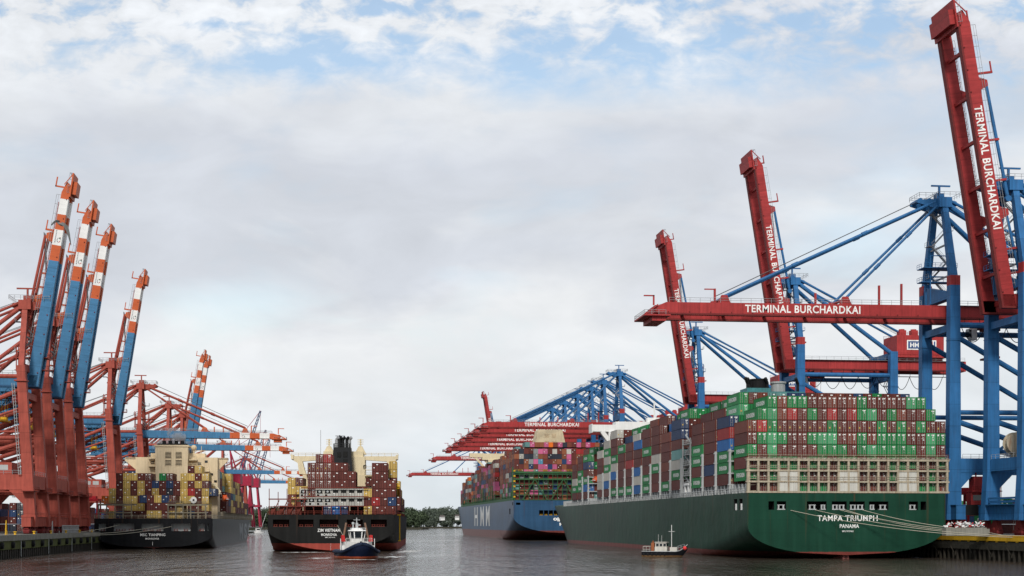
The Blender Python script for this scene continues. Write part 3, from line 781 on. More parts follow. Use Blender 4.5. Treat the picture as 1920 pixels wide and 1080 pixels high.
    for s in (-1, 1):
        for f, rr in ((f1, .42), (f2, .34)):
            a = bp(f, hb + 1.4); a.y = s * gy; top = Vector((mx - (2 if f == f1 else .5), s * (ay - .6), ax - 1.5))
            mb = MB()
            if raised:
                low = bp(f + (30 if f == f1 else 17) * p['L'] / 77, hb + 2.6); low.y = s * (gy - .4)
                mb.tube(a, low, rr, 8); mb.tube(low, top, rr * .9, 8); mb.tube(low - Vector((0, .5, 0)), low + Vector((0, .5, 0)), .8, 8)
            else:
                mid = a.lerp(top, .5)
                mb.tube(a, top, rr, 8)
                for q in (.33, .66):
                    c = a.lerp(top, q); dd = (top - a).normalized() * .9; mb.tube(c - dd, c + dd, rr * 1.35, 8)
            mb.build('forestay', p['stay'], t)
    mb = MB(); a = bp(f1 - 1, hb + 2.2)
    for y in (-1.2, -.5, .5, 1.2):
        b = Vector((mx - 5.5, y, ax - .8))
        aa = a + Vector((0, y, 0)); mb.tube(aa, b, .075, 4)
        mb.tube((mx + 3.5, y, ax - 1), (sp + 8, y, hz + 7), .05, 4)
    mb.build('hoist_rope', ROPE, t)
    return t

def place(o, d, rz, label, group, side, scale=None):
    x = (159.2 - .118 * d) if side == 'R' else (-84.6 - .118 * d)
    o.location = (x, d, QZ); o.rotation_euler = (0, 0, rz)
    if scale: o.scale = scale
    return tag(o, label, 'crane', group)

GR, GL = 'blue and red gantry cranes along the east quay', 'red and blue gantry cranes along the west quay'
r_up, r_dn = crane('R', True), crane('R', False)
place(r_up, 521, QA, 'blue gantry crane with raised red boom, above the middle of the green ship', GR, 'R')
near = place(copy_tree(r_up), 357, QA, 'nearest blue gantry crane, its huge red boom raised at the right frame edge', GR, 'R', (1, 1, .955)); near.location.x += 1.6
place(copy_tree(r_up), 660, QA, 'blue gantry crane with raised red boom, the smaller one by the green ship\'s bridge', GR, 'R')
place(copy_tree(r_up), 1456, QA, 'tiny far crane with raised red boom, behind the row of lowered booms', GR, 'R')
place(r_dn, 394, QA, 'blue gantry crane whose lowered red boom crosses above the green ship\'s stern', GR, 'R')
LAB = ['foremost of the far row of lowered red booms, over the blue ship\'s stern', 'second in the far row of lowered red booms over the blue ship',
       'third in the far row of lowered red booms over the blue ship', 'fourth in the far row of lowered red booms over the blue ship',
       'fifth in the far row of lowered red booms over the blue ship', 'sixth in the far row of lowered red booms over the blue ship',
       'far crane with lowered red boom over the blue ship\'s bridge wing', 'farthest crane with lowered red boom, just ahead of the blue ship\'s bow']
for d, l in zip((840, 889, 932, 986, 1040, 1100, 1263, 1662), LAB):
    place(copy_tree(r_dn), d, QA, 'crane ' + l if not l.startswith('far') else l, GR, 'R')
l_up, l_dn = crane('L', True), crane('L', False)
QL = QA + math.pi
for i, (d, l) in enumerate(((422, 'tallest red-legged crane with raised striped boom, nearest the left frame edge'), (457, 'red-legged crane with raised striped boom, second from the left frame edge'),
             (493, 'red-legged crane with raised striped boom, third from the left frame edge'), (580, 'red-legged crane with raised striped boom standing alone behind the black ship\'s stern'),
             (848, 'small far crane with raised striped boom, left one of the close pair'), (876, 'small far crane with raised striped boom, right one of the close pair'))):
    place(l_up if i == 0 else copy_tree(l_up), d, QL, l, GL, 'L')
for i, (d, l) in enumerate(((669, 'red-legged crane with lowered striped boom, the upper of two above the cream deckhouse'), (780, 'red-legged crane with lowered striped boom, the lower of two above the cream deckhouse'),
             (1150, 'far crane with lowered striped boom just over the black ship\'s forward containers'), (1420, 'farthest crane with lowered striped boom, ending left of the middle ship'))):
    place(l_dn if i == 0 else copy_tree(l_dn), d, QL, l, GL, 'L')

# ---------------------------------------------------------------- hulls
class Hull:
    """analytic hull: half breadth as a function of y (forward) and z (up), lofted into one closed mesh"""
    def __init__(s, L, B, D, zb0, zc0, run, p=2.2, q=2.2, rake=8, ys=.70, sheer=2.0, zmin=-2.5, tw=1.0, bowp=2.0, bowq=.8):
        s.__dict__.update(locals())
    def zb(s, y): t = min(max(y / s.run, 0), 1); return s.zb0 + (-12 - s.zb0) * t ** 1.05
    def zc(s, y): t = min(max(y / s.run, 0), 1); return s.zc0 + (-8 - s.zc0) * t ** .85
    def ye(s, z): return s.L - s.rake * (1 - min(max(z / s.D, -.2), 1.3))
    def half(s, y, z):
        zb, zc = s.zb(y), s.zc(y)
        t = min(max((zc - z) / (zc - zb), 0), 1)
        sec = (1 - t ** s.p) ** (1 / s.q)
        y0 = s.L * (s.ys + .13 * min(max(z / s.D, -.3), 1)); ye = s.ye(z)
        tp = 1 if y < y0 else (1 - min((y - y0) / max(ye - y0, .01), 1) ** s.bowp) ** s.bowq
        aft = s.tw + (1 - s.tw) * min(y / s.run, 1)
        return s.B / 2 * sec * tp * aft
    def ztop(s, f): return s.D + s.sheer * max(0, (f - .8) / .2) ** 1.6
    def build(s, name, mat, parent, openings=(), depth=4.0, inner=None, nz=18):
        fs_ = [0, .003, .01, .02, .035, .05, .07, .1, .13, .17, .22, .3, .4, .5, .6, .66, .7, .74, .78, .82, .86, .89, .92, .945, .965, .98, .992, 1]
        bm = bmesh.new(); loops = []
        for f in fs_:
            zt = s.ztop(f); zlo = max(s.zb(f * s.L), s.zmin); ring = []
            for j in range(nz + 1):
                v = j / nz; v = v if f > .15 else v ** .7
                z = zt + (zlo - zt) * v; y = f * s.ye(z); ring.append((s.half(y, z), y, z))
            loops.append([bm.verts.new(p) for p in ring] + [bm.verts.new((-x, y, z)) for x, y, z in reversed(ring)])
        n = len(loops[0])
        for a, b in zip(loops[:-1], loops[1:]):
            for i in range(n): bm.faces.new((a[i], a[(i + 1) % n], b[(i + 1) % n], b[i]))
        bm.faces.new(loops[0][::-1])
        bmesh.ops.remove_doubles(bm, verts=bm.verts, dist=.02)
        bmesh.ops.dissolve_degenerate(bm, dist=.005, edges=bm.edges)
        bmesh.ops.recalc_face_normals(bm, faces=bm.faces)
        me = bpy.data.meshes.new(name); bm.to_mesh(me); bm.free()
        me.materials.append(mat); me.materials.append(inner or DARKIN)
        o = link(name, me, None)
        if openings:                      # cut the mooring openings out of the shell
            cut = MB()
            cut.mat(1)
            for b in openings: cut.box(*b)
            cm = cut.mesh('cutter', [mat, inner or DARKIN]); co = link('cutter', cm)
            md = o.modifiers.new('b', 'BOOLEAN'); md.object = co; md.operation = 'DIFFERENCE'; md.solver = 'EXACT'
            dg = bpy.context.evaluated_depsgraph_get()
            new = bpy.data.meshes.new_from_object(o.evaluated_get(dg))
            o.modifiers.clear(); o.data = new; bpy.data.objects.remove(co)
        o.data.polygons.foreach_set('use_smooth', [True] * len(o.data.polygons)); o.data.set_sharp_from_angle(angle=R(32))
        o.parent = parent
        return o

# ---------------------------------------------------------------- containers
CW, CH, CL = 2.46, 2.62, 12.19
COL = dict(R=(.120, .030, .024), r=(.17, .045, .030), D=(.34, .030, .030), G=(.015, .20, .058), g=(.06, .33, .14), B=(.022, .05, .125), b=(.018, .125, .36),
           W=(.48, .46, .41), T=(.13, .28, .27), Y=(.58, .40, .115), O=(.68, .15, .015), K=(.028, .034, .05), P=(.50, .11, .23), L=(.23, .25, .25), N=(.25, .085, .042), S=(.10, .30, .45), F=(.46, .45, .41))
CNAME = dict(R='maroon', r='red-brown', D='bright red', G='green', g='light green', B='navy', b='blue', W='off-white', T='pale teal', Y='mustard yellow', O='orange',
             K='dark grey', P='pink', L='grey', N='rust-brown', S='sky blue', F='white refrigerated')
CM = {k: paint('container_' + CNAME[k].replace(' ', '_').replace('-', '_'), v, .55, .10, .16, scale=.4, rust=.12, rand=.16, corr=.8) for k, v in COL.items()}
DOORSTEEL = paint('door_bar_steel', (.30, .28, .26), .5, .1, .1)
TAGY = paint('yellow_decal', (.66, .42, .03), .5, .05, .05)
_CB = {}
def body_mesh(c, hi, lettered):
    k = (c, hi, lettered)
    if k in _CB: return _CB[k]
    h = CH * hi
    bm = bmesh.new(); bmesh.ops.create_cube(bm, size=1)
    for v in bm.verts: v.co = Vector((v.co.x * CW * .99, v.co.y * CL + CL / 2, (v.co.z + .5) * h * .985))
    sides = [f for f in bm.faces if abs(f.normal.x) > .5 or abs(f.normal.y) > .5]
    bmesh.ops.inset_individual(bm, faces=sides, thickness=.13, depth=-.05)
    mb = MB(); bm.verts.ensure_lookup_table()
    mb.add([v.co for v in bm.verts], [[v.index for v in f.verts] for f in bm.faces]); bm.free()
    me1 = None
    if lettered:
        mb.mat(1)
        for s in (-1, 1):
            text_into(mb, 'EVERGREEN', (s * (CW * .495 - .02), CL * .52, h * .30), (0, s, 0), (0, 0, 1), h * .36, CL * .60, .03)
    me = mb.mesh('container', [CM[c], LETTER], fix=False)
    _CB[k] = me; return me
_DR = {}
def door_mesh(c, hi, var):
    k = (c, hi, var)
    if k in _DR: return _DR[k]
    h = CH * hi; r = random.Random(hash(k) % 9999 if False else ord(c) * 31 + var * 7)
    mb = MB(); y = .045
    for s in (-1, 1): mb.box(s * .595 - .565, y - .05, .16, s * .595 + .565, y, h - .17)
    mb.mat(1)
    for x in (-.86, -.34, .34, .86):
        mb.box(x - .035, y - .12, .1, x + .035, y - .051, h - .12)
        for z in (.32, h * .5, h - .4): mb.box(x - .09, y - .10, z, x + .09, y - .052, z + .12)
    for x in (-.60, .60): mb.box(x - .26, y - .14, 1.02, x + .26, y - .121, 1.09)
    mb.mat(2)
    mb.box(.12, y - .07, h - .62, .95, y - .055, h - .42)
    for q in range(2 + var):
        zz = h - .8 - q * .34; x0 = r.uniform(.15, .5); mb.box(x0, y - .07, zz, x0 + r.uniform(.18, .42), y - .055, zz + r.uniform(.10, .2))
    if var == 2: mb.box(-.9, y - .07, h - .75, -.45, y - .055, h - .35)
    if var == 1: mb.mat(3).box(-.8, y - .07, h * .30, -.45, y - .055, h * .43)
    me = mb.mesh('door', [CM[c], DOORSTEEL, LETTER, TAGY], fix=True); _DR[k] = me; return me
def reefer_mesh(hi):
    k = ('reefer', hi)
    if k in _DR: return _DR[k]
    h = CH * hi; mb = MB(); y = .04
    mb.box(-1.0, y - .05, .15, 1.0, y, h - .15)
    mb.mat(1).prism([(-.95, h * .42), (.95, h * .42), (.72, h * .84), (-.72, h * .84)], 'y', y - .12, y - .051)
    mb.mat(2).tube((0.0, y - .05, h * .65), (0, y - .16, h * .65), .36, 12)
    mb.mat(1).box(-.8, y - .1, .25, -.1, y - .051, .85); mb.mat(2).box(.1, y - .12, .3, .8, y - .051, .9)
    me = mb.mesh('refrigeration_unit', [CM['F'], DARKIN, PALEGREY]); _DR[k] = me; return me

SHIPS = []
class Stack:
    """containers of one ship: dict (bay, col, tier) -> colour letter"""
    def __init__(s, root, who, ncol, pitch, tier, side):
        s.root, s.who, s.n, s.pitch, s.tier, s.side = root, who, ncol, pitch, tier, side
        s.occ = {}; s.bay = {}; s.x0 = -(ncol - 1) / 2 * pitch; s.hi = tier * .985 / CH; s.names = {}
        SHIPS.append(s)
    def add_bay(s, b, y, z): s.bay[b] = (y, z)
    def rows(s, b, top, rows, c0=0):
        for i, r in enumerate(rows):
            for j, ch in enumerate(r):
                if ch not in '. ': s.occ[(b, c0 + j, top - i)] = ch
    def fill(s, b, heights, pal, base=0):
        for c, h in enumerate(heights):
            for t in range(base, h):
                if (b, c, t) not in s.occ: s.occ[(b, c, t)] = rnd.choice(pal)
    def column(s, b, c, text_):         # listed from the top
        for i, ch in enumerate(text_):
            if ch != '.': s.occ[(b, c, len(text_) - 1 - i)] = ch
            else: s.occ.pop((b, c, len(text_) - 1 - i), None)
    def local(s, k):
        b, c, t = k; y, z = s.bay[b]; return Vector((s.x0 + c * s.pitch, y, z + t * s.tier))

ORD = 'first second third fourth fifth sixth seventh eighth ninth tenth eleventh twelfth thirteenth fourteenth fifteenth sixteenth seventeenth eighteenth nineteenth twentieth'.split()
ORD += ['twenty-' + o for o in ORD[:9]]

def emit_containers(limit=296):
    """the containers that show largest are things, every other one goes into one mass"""
    items = []
    for S in SHIPS:
        M = Matrix.Translation(S.root.location) @ Matrix.Rotation(S.root.rotation_euler.z, 4, 'Z')
        for k in S.occ:
            b, c, t = k
            o = S.occ
            port = (b, c - 1, t) not in o; stb = (b, c + 1, t) not in o
            aft = (b - 1, c, t) not in o or S.bay[b][0] - S.bay.get(b - 1, (-99, 0))[0] > 15; top = (b, c, t + 1) not in o
            if not (port or stb or aft or top): continue
            items.append((S, k, M, M @ S.local(k)))
    # what hides what: every container as a box
    vs, fs = [], []
    for S, k, M, p in items:
        l = S.local(k); o = len(vs); h = CH * S.hi
        for x in (-CW / 2, CW / 2):
            for y in (0, CL):
                for z in (0, h): vs.append(M @ (l + Vector((x, y, z))))
        for f in ((0, 1, 3, 2), (4, 6, 7, 5), (0, 4, 5, 1), (2, 3, 7, 6), (0, 2, 6, 4), (1, 5, 7, 3)): fs.append(tuple(o + i for i in f))
    for ho in HULL_OBJS:
        o = len(vs); M = Matrix.Translation(ho.parent.location) @ Matrix.Rotation(ho.parent.rotation_euler.z, 4, 'Z')
        vs += [M @ v.co for v in ho.data.vertices]; fs += [tuple(o + i for i in p.vertices) for p in ho.data.polygons]
    tree = BVHTree.FromPolygons(vs, fs)
    eye = Vector((0, 0, EYE)); scored = []
    for S, k, M, p in items:
        l = S.local(k); h = CH * S.hi; area = 0; aftvis = 0
        sx = 1 if S.side == 'stb' else -1
        for face in ('aft', 'side'):
            hit = 0; n = 0
            for a in (.15, .5, .85):
                for bb in (.2, .5, .8):
                    q = Vector(((a - .5) * CW, -.06, bb * h)) if face == 'aft' else Vector((sx * (CW / 2 + .06), a * CL, bb * h))
                    w = M @ (l + q); d = w - eye; r = tree.ray_cast(eye, d.normalized(), d.length - .02); n += 1
                    px = CX + F * w.x / w.y
                    if r[0] is None and 0 < px < 1920: hit += 1
            d0 = p.y
            w_ = (CW if face == 'aft' else CL * abs((p.x / p.y + .118)) ) * F / d0
            if face == 'side' and (p.x / p.y + .118) * sx > 0: w_ = 0
            ar = hit / n * w_ * h * F / d0; area += ar
            if face == 'aft': aftvis = hit
        scored.append((area, aftvis, S, k, p))
    scored.sort(key=lambda q: -q[0])
    stuff = MB(); keys = sorted(COL); idx = {c: i for i, c in enumerate(keys)}
    nk = len(keys)
    for i, (area, av, S, k, p) in enumerate(scored):
        c = S.occ[k]; b, cc, t = k; rz = S.root.rotation_euler.z
        if i < limit and area > 6:
            let = c in 'Gg'
            o = link('shipping_container', body_mesh(c, S.hi, let)); o.location = p; o.rotation_euler.z = rz
            tag(o, S.label(k, c), 'container', 'containers stacked on the ships')
            if av:
                dm = reefer_mesh(S.hi) if c == 'F' else door_mesh(c, S.hi, (b * 7 + cc * 3 + t * 5) % 3)
                link('refrigeration_unit' if c == 'F' else 'door', dm, o)
        else:
            M = Matrix.Translation(p) @ Matrix.Rotation(rz, 4, 'Z'); h = CH * S.hi
            def bx(x0, y0, z0, x1, y1, z1):
                stuff.hexa([M @ Vector((x, y, z)) for x in (x0, x1) for y in (y0, y1) for z in (z0, z1)])
            stuff.mat(idx[c]); bx(-CW / 2 + .02, 0, .02, CW / 2 - .02, CL, h * .985)
            if (av or i < 1400) and (p.y < 640 or (b + cc + t) % 3 == 0):
                stuff.mat(nk + 1)
                for x in (-.85, -.05, .75): bx(x, -.05, .1, x + .09, -.012, h - .15)
                if c == 'F': stuff.mat(nk + 1); bx(-.8, -.08, h * .5, .8, -.051, h * .85)
                stuff.mat(nk); r = (b * 7 + cc * 3 + t * 5) % 4
                bx(.15, -.07, h - .7, .8 - .1 * r, -.052, h - .45)
                if r % 2: bx(-.7, -.07, h * .35, -.35, -.052, h * .35 + .3)
            if c in 'Gg':
                for s in (-1, 1):
                    stuff.mat(nk); text_into(stuff, 'EVERGREEN', M @ Vector((s * (CW / 2), CL * .52, h * .30)), M.to_3x3() @ Vector((0, s, 0)), (0, 0, 1), h * .36, CL * .6, .03)
    me = stuff.mesh('stacked_containers', [CM[c] for c in keys] + [LETTER, DARKIN], fix=False)
    o = link('stacked_containers', me)
    tag(o, 'the many smaller containers stacked farther along the ships and in the yards', 'containers', kind='stuff')
HULL_OBJS = []

# ---------------------------------------------------------------- the green ship (east quay, near)
def lathe_h(mb, *a): return mb
def bitts(root, spots, m, y=-.0, s=1.0):
    for (x, z, w) in spots:
        mb = MB(); mb.box(x - w / 2, y + .1, z, x + w / 2, y + 1.2, z + .22 * s)
        for k in (-1, 1): mb.tube((x + k * w * .30, y + .45, z + .2 * s), (x + k * w * .30, y + .45, z + 1.0 * s), .2 * s, 8)
        mb.box(x - w * .46, y + .3, z + 1.0 * s, x + w * .46, y + .7, z + 1.15 * s)
        mb.build('mooring_roller', m, root)

def bay_frame(root, name, y, x0, x1, z0, heights, step, m, w=.28, d=.9, cols=None):
    """lashing bridge: posts across the beam at y, with cross decks"""
    mb = MB(); n = int(round((x1 - x0) / step))
    for i in range(n + 1):
        x = x0 + (x1 - x0) * i / n; mb.box(x - w / 2, y - d / 2, z0, x + w / 2, y + d / 2, heights[-1] + .5)
    for h in heights:
        mb.box(x0 - .5, y - d / 2 - .05, h - .18, x1 + .5, y + d / 2 + .05, h + .12)
    return mb.build(name, m, root)

def green_ship():
    rz = QA; o = Vector((82.4, 367, 0))
    t = thing('container_ship', 'dark green container ship with cream stern lattice, moored on the right', 'container ship', o, rz)
    H = Hull(368, 50.3, 16.2, .9, 8.6, 120, p=2.3, q=2.3, rake=10, ys=.74, sheer=2.2, bowp=1.8, bowq=.8)
    hm = hull_paint('green_hull', (.0095, .048, .029), 1.7, (.17, .040, .032), .42, .25)
    px2x = lambda px: (px - 1593) / 7.63
    ops = []
    for a, b in ((1441, 1452), (1457, 1475), (1515, 1553), (1563, 1592), (1597, 1627), (1635, 1673), (1713, 1731), (1736, 1747)):
        ops.append((px2x(a), -1, 12.0, px2x(b), 3.2, 14.1))
    for y in (4.5, 9.5): ops.append((-25.6, y, 12.0, -22.2, y + 3.0, 14.8))
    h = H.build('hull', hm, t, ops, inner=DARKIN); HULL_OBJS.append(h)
    bitts(t, [(px2x(1466), 12.02, 2.0), (px2x(1526), 12.02, 1.9), (px2x(1547), 12.02, 1.2), (px2x(1570), 12.02, 1.6), (px2x(1583), 12.02, 1.6),
              (px2x(1605), 12.02, 1.7), (px2x(1619), 12.02, 1.7), (px2x(1642), 12.02, 1.2), (px2x(1663), 12.02, 1.9), (px2x(1721), 12.02, 1.8)], PALEGREY, s=1.1)
    mb = MB()
    for y in (4.7, 9.7): mb.box(-25.0, y + .4, 12.02, -24.4, y + 1.0, 13.6).box(-25.0, y + 1.6, 12.02, -24.4, y + 2.2, 13.6)
    mb.build('side_fairlead', WHITE, t)
    text(t, 'TAMPA TRIUMPH', (px2x(1593.5), -.04, 9.25), (1, 0, 0), (0, 0, 1), 1.42, 15.3, LETTER, bold=.014)
    text(t, 'PANAMA', (px2x(1597), -.04, 7.55), (1, 0, 0), (0, 0, 1), .95, 4.9, LETTER, bold=.014)
    text(t, 'IMO 9737462', (px2x(1594), -.04, 6.55), (1, 0, 0), (0, 0, 1), .42, 2.9, LETTER, bold=.014)
    MB().box(-.35, 1.0, -2, .35, 9, 1.2).prism([(1.0, 1.1), (9, 2.2), (9, -2), (1.0, -2)], 'x', -.8, .8).build('rudder', paint('rudder_red', (.28, .09, .08), .6), t)
    # deck railing, pedestals along the port edge
    mb = MB()
    for s in (-1, 1):
        x = s * 25.05; mb.rail((x, 1, 16.2), (x, 290, 16.2), 1.25, 2.2, .085)
    mb.build('deck_railing', PALEGREY, t)
    mb = MB()
    y = 3
    while y < 300:
        for s in (-1, 1): mb.box(s * 24.2 - .45, y, 16.2, s * 24.2 + .45, y + .9, 18.5)
        y += 3.4
    tag(mb.build('stanchions', PALEGREY, t), kind='stuff')
    MB().box(-22.5, 15, 16.25, 22.5, 300, 18.2).build('hatch_covers', RUSTRED, t)
    # stern lattice
    pitch = 2.53; n = 20; x0 = -n / 2 * pitch + .35
    mb = MB(); zs = (16.35, 18.9, 21.6, 24.2)
    for i in range(n + 1):
        x = x0 + i * pitch; mb.box(x - .26, -.05, 16.2, x + .26, .75, 24.75)
    for z in zs: mb.box(x0 - .5, -.12, z - .2, x0 + n * pitch + .5, .8, z + .22)
    mb.box(x0 - .7, -.2, 24.5, x0 + n * pitch + .7, 1.0, 24.62)
    for z in zs[1:]: mb.rail((x0, -.14, z + .2), (x0 + n * pitch, -.14, z + .2), 1.0, pitch, .05)
    mb.prism([(x0 - .3, 16.2), (x0 + .5, 16.2), (x0 + .5, 22), (x0 - .3, 22)], 'y', .1, .7)
    fr = mb.build('stern_lattice', BEIGE, t)
    mb = MB()
    for zz in range(5):
        z = 16.6 + zz * 1.5
        for i in (0, 19): mb.beam((x0 + (i + .15) * pitch, .9, z), (x0 + (i + .85) * pitch, .9, z + .1), .4, .12)
    mb.build('stern_ladder', BEIGE, fr)
    for c in (3, 9, 15):
        mb = MB(); xa, xb = x0 + c * pitch + .27, x0 + (c + 2) * pitch - .27
        mb.box(xa, .05, 16.6, xb, .7, 21.35)
        for k in range(8): mb.box(xa + (k + .35) * (xb - xa) / 8, -.03, 16.6, xa + (k + .65) * (xb - xa) / 8, .049, 21.3)
        mb.build('stern_panel', PANEL, fr)
    mb = MB(); mb.rail((x0 - .3, -.05, 24.75), (x0 + n * pitch + .3, -.05, 24.75), .9, 2.53, .05)
    mb.build('lattice_railing', RUSTRED, fr)
    # containers
    S = Stack(t, 'green ship', 20, pitch, 2.97, 'port')
    S.x0 = x0 + pitch / 2
    S.add_bay(0, 1.1, 16.3)
    R7 = ['..GrGGRRrRrGRRRRgG..', '.GgrDRGRDRDGgRGrRRG.', 'rDGRRRRRGRRRRGRGRGRR', 'RGgGRRGggRrGrGGGRRgG', 'GRgRRRRGGGRGgGGGGRgR']
    S.rows(0, 7, R7)
    S.rows(0, 2, ['RRGGGRGGRGGRGRGGGRRG', 'GRGrGGRRRGRRRRGGRRGR', 'rRrGRGGGRRGRrRRGGGGr'])
    for tt in (0,): S.occ.pop((0, 0, tt), None)
    bays = [17.9, 32.2, 46.5] + [72 + 14.25 * i for i in range(10)] + [233 + 14.25 * i for i in range(6)]
    pal = 'RRRRRRRrrrrGGGGGGgBBbWTDRR'
    side = {1: 'BDbGGR', 2: 'RRRRBR', 3: 'RRGGRG', 4: 'BBRTWGR', 5: 'rRRrRG', 6: 'RRRWGRR', 7: 'RRGRRGG', 8: 'bRRbWb', 9: 'RRDRRG', 10: 'GRRRRG', 11: 'WRRGWbRG', 12: 'WGWGWbR', 13: 'WRRWWR',
            14: 'GBRGbR', 15: 'RRGGGR', 16: 'RRWGR', 17: 'TRGRR', 18: 'RGGY', 19: 'RRY'}
    side[0] = None
    for i, y in enumerate(bays):
        b = i + 1; z = 18.6; S.add_bay(b, y, z)
        hp = len(side[b])
        inner = 8 if b < 14 else 7 - (b - 14) // 2
        inner = max(inner, hp)
        hs = []
        for c in range(20):
            e = min(c, 19 - c)
            hs.append(hp if e == 0 else min(inner, hp + e) if e < 3 else inner)
        if b >= 17: hs = [0 if min(c, 19 - c) < (b - 16) * 2 - 1 else hh for c, hh in enumerate(hs)]
        cfirst = 0 if b < 17 else (b - 16) * 2 - 1
        S.column(b, cfirst, side[b]); hs[cfirst] = 0
        if b == 1:
            S.rows(1, 7, ['..RrTTBBRrRrRBRGRRB.'])
            S.rows(1, 7, ['G'], 1); S.rows(1, 6, ['gG'], 1)
        if b in (2, 3, 4, 5): S.rows(b, 7, ['GG'], 2); S.rows(b, 6, ['bR' if b == 5 else 'RR'], 1)
        S.fill(b, hs, pal)
    S.label = lambda k, c: label_green(k, c)
    def label_green(k, c):
        b, cc, tt = k
        if b == 0:
            if tt > 2: return f"{CNAME[c]} container on the green ship's stern face, {ORD[cc]} from left, {ORD[7 - tt]} row down"
            return f"{CNAME[c]} container behind the cream stern lattice, {ORD[cc]} from left, {ORD[2 - tt]} row down"
        return f"{CNAME[c]} container on green ship, {ORD[b]} bay from stern, {ORD[cc]} from port, {ORD[tt]} tier up"
    # lashing bridges between the bays
    for i, y in enumerate(bays[:19]):
        if i >= 15: break
        yy = y - .85
        bay_frame(t, 'lashing_bridge', yy, -25.0, 25.0, 16.3, (18.6, 21.5, 24.6, 27.2), pitch * 2, PALEGREY, .5, .75)
    # funnel and casing
    mb = MB(); mb.mat(0).box(-7.8, 61, 16.3, 7.8, 70, 45.6).box(-8.6, 60.2, 45.6, 8.6, 70.5, 46.4).box(-8.0, 61.5, 46.4, -1, 69, 47.5)
    fc = mb.build('funnel_casing', TEAL, t)
    MB().lathe((-3.6, 65, 47.5), ((2.5, 0), (2.5, 2.3), (2.65, 2.4), (2.65, 2.8), (2.2, 2.8), (2.2, 1.0)), 18).build('funnel_drum', BLACK, fc)
    MB().lathe((2.2, 65, 46.4), ((2.0, 0), (2.0, 2.6), (2.3, 2.7), (2.3, 3.2), (1.8, 3.2), (1.8, 1.2)), 18).build('funnel_drum', PALEGREY, fc)
    for (x, y) in ((-7.6, 62.5), (-6.6, 64), (-5.7, 66.5), (-1.6, 63), (7.4, 63)):
        MB().tube((x, y, 46.4), (x, y, 49.0), .42, 8).tube((x, y, 48.9), (x - .9, y - .9, 50.4), .48, 8).build('exhaust_pipe', BLACK, fc)
    # gangway tower at the break between the aft bays
    mb = MB()
    for z in range(6):
        zz = 16.3 + z * 3.0
        mb.box(-25.0, 60.0, zz, -22, 69.5, zz + .18); mb.rail((-24.95, 60, zz + .18), (-24.95, 69.5, zz + .18), 1.1, 1.6, .07)
        mb.beam((-24.4, 61 if z % 2 else 68, zz), (-24.4, 68 if z % 2 else 61, zz + 3.0), .5, .2)
    for yy in (60.2, 69.3):
        for xx in (-24.9, -22.2): mb.box(xx - .18, yy - .18, 16.2, xx + .18, yy + .18, 33)
    mb.build('stair_tower', PALEGREY, t)
    mb = MB(); mb.box(-25.0, 62, 16.2, -23.2, 63.4, 19.6).box(-25.0, 66, 16.2, -23.2, 67.4, 19.6).box(-25.1, 61.8, 19.6, -23, 67.6, 20.2)
    mb.build('davit_house', WHITE, t)
    # bridge house, its wings
    mb = MB(); mb.box(-16, 219, 16.3, 16, 230, 44.6).box(-19, 219.5, 41, 19, 229.5, 44.6); bh = mb.build('bridge_house', WHITE, t)
    for s in (-1, 1):
        mb = MB(); mb.box(s * 25.3 if s < 0 else 16.1, 220.5, 44.62, -16.1 if s < 0 else s * 25.3, 227, 47.3)
        mb.box(min(s * 25.6, s * 25.3), 220.2, 44.2, max(s * 25.6, s * 25.3), 227.3, 47.6)
        mb.beam((s * 21.5, 221.5, 44.7), (s * 16.0, 221.5, 37.5), 2.6, 1.6)
        w = mb.build('bridge_wing', WHITE, bh)
    mb = MB(); mb.box(-16, 221, 44.62, 16, 228, 48.6); mb.box(-3, 223, 48.6, 3, 226, 50.4); mb.tube((0, 224, 50.4), (0, 224, 57), .3, 6); mb.tube((-3, 224, 54), (3, 224, 54), .15, 5)
    mb.lathe((6, 224, 48.6), ((.3, 0), (.3, 1.2), (1.0, 1.5), (1.2, 2.3), (.8, 3.1), (.1, 3.4)), 12)
    mb.build('wheelhouse', WHITE, bh)
    lb = thing('lifeboat', 'orange lifeboat hanging on the green ship\'s near side below its bridge', 'lifeboat', o + Vector((math.cos(rz) * -24.4 - math.sin(rz) * 218, math.sin(rz) * -24.4 + math.cos(rz) * 218, 24)), rz)
    lifeboat(lb)
    return t

def lifeboat(root, L=8.0):
    mb = MB(); n = 10; prof = []
    vs = []; fs = []
    for i in range(9):
        f = i / 8; w = 1.35 * (1 - abs(2 * f - 1) ** 2.4) + .05
        for j in range(n):
            a = 2 * math.pi * j / n; vs.append((w * math.cos(a), (f - .5) * L, 1.4 + (1.25 if math.sin(a) > 0 else 1.1) * math.sin(a) * (.35 + .65 * (w / 1.4))))
    for i in range(8):
        for j in range(n): fs.append((i * n + j, i * n + (j + 1) % n, (i + 1) * n + (j + 1) % n, (i + 1) * n + j))
    fs += [tuple(range(n)), tuple(range(8 * n, 9 * n))]
    mb.add(vs, fs); mb.build('hull', paint('lifeboat_orange', (.62, .10, .025), .45), root, smooth=50)
    MB().box(-.75, -1.6, 2.2, .75, .6, 3.0).build('canopy', paint('lifeboat_orange', (.62, .10, .025), .45), root)
    MB().box(-1.42, -3.0, 1.32, 1.42, 3.0, 1.5).build('rubbing_strake', WHITE, root)

green_ship()

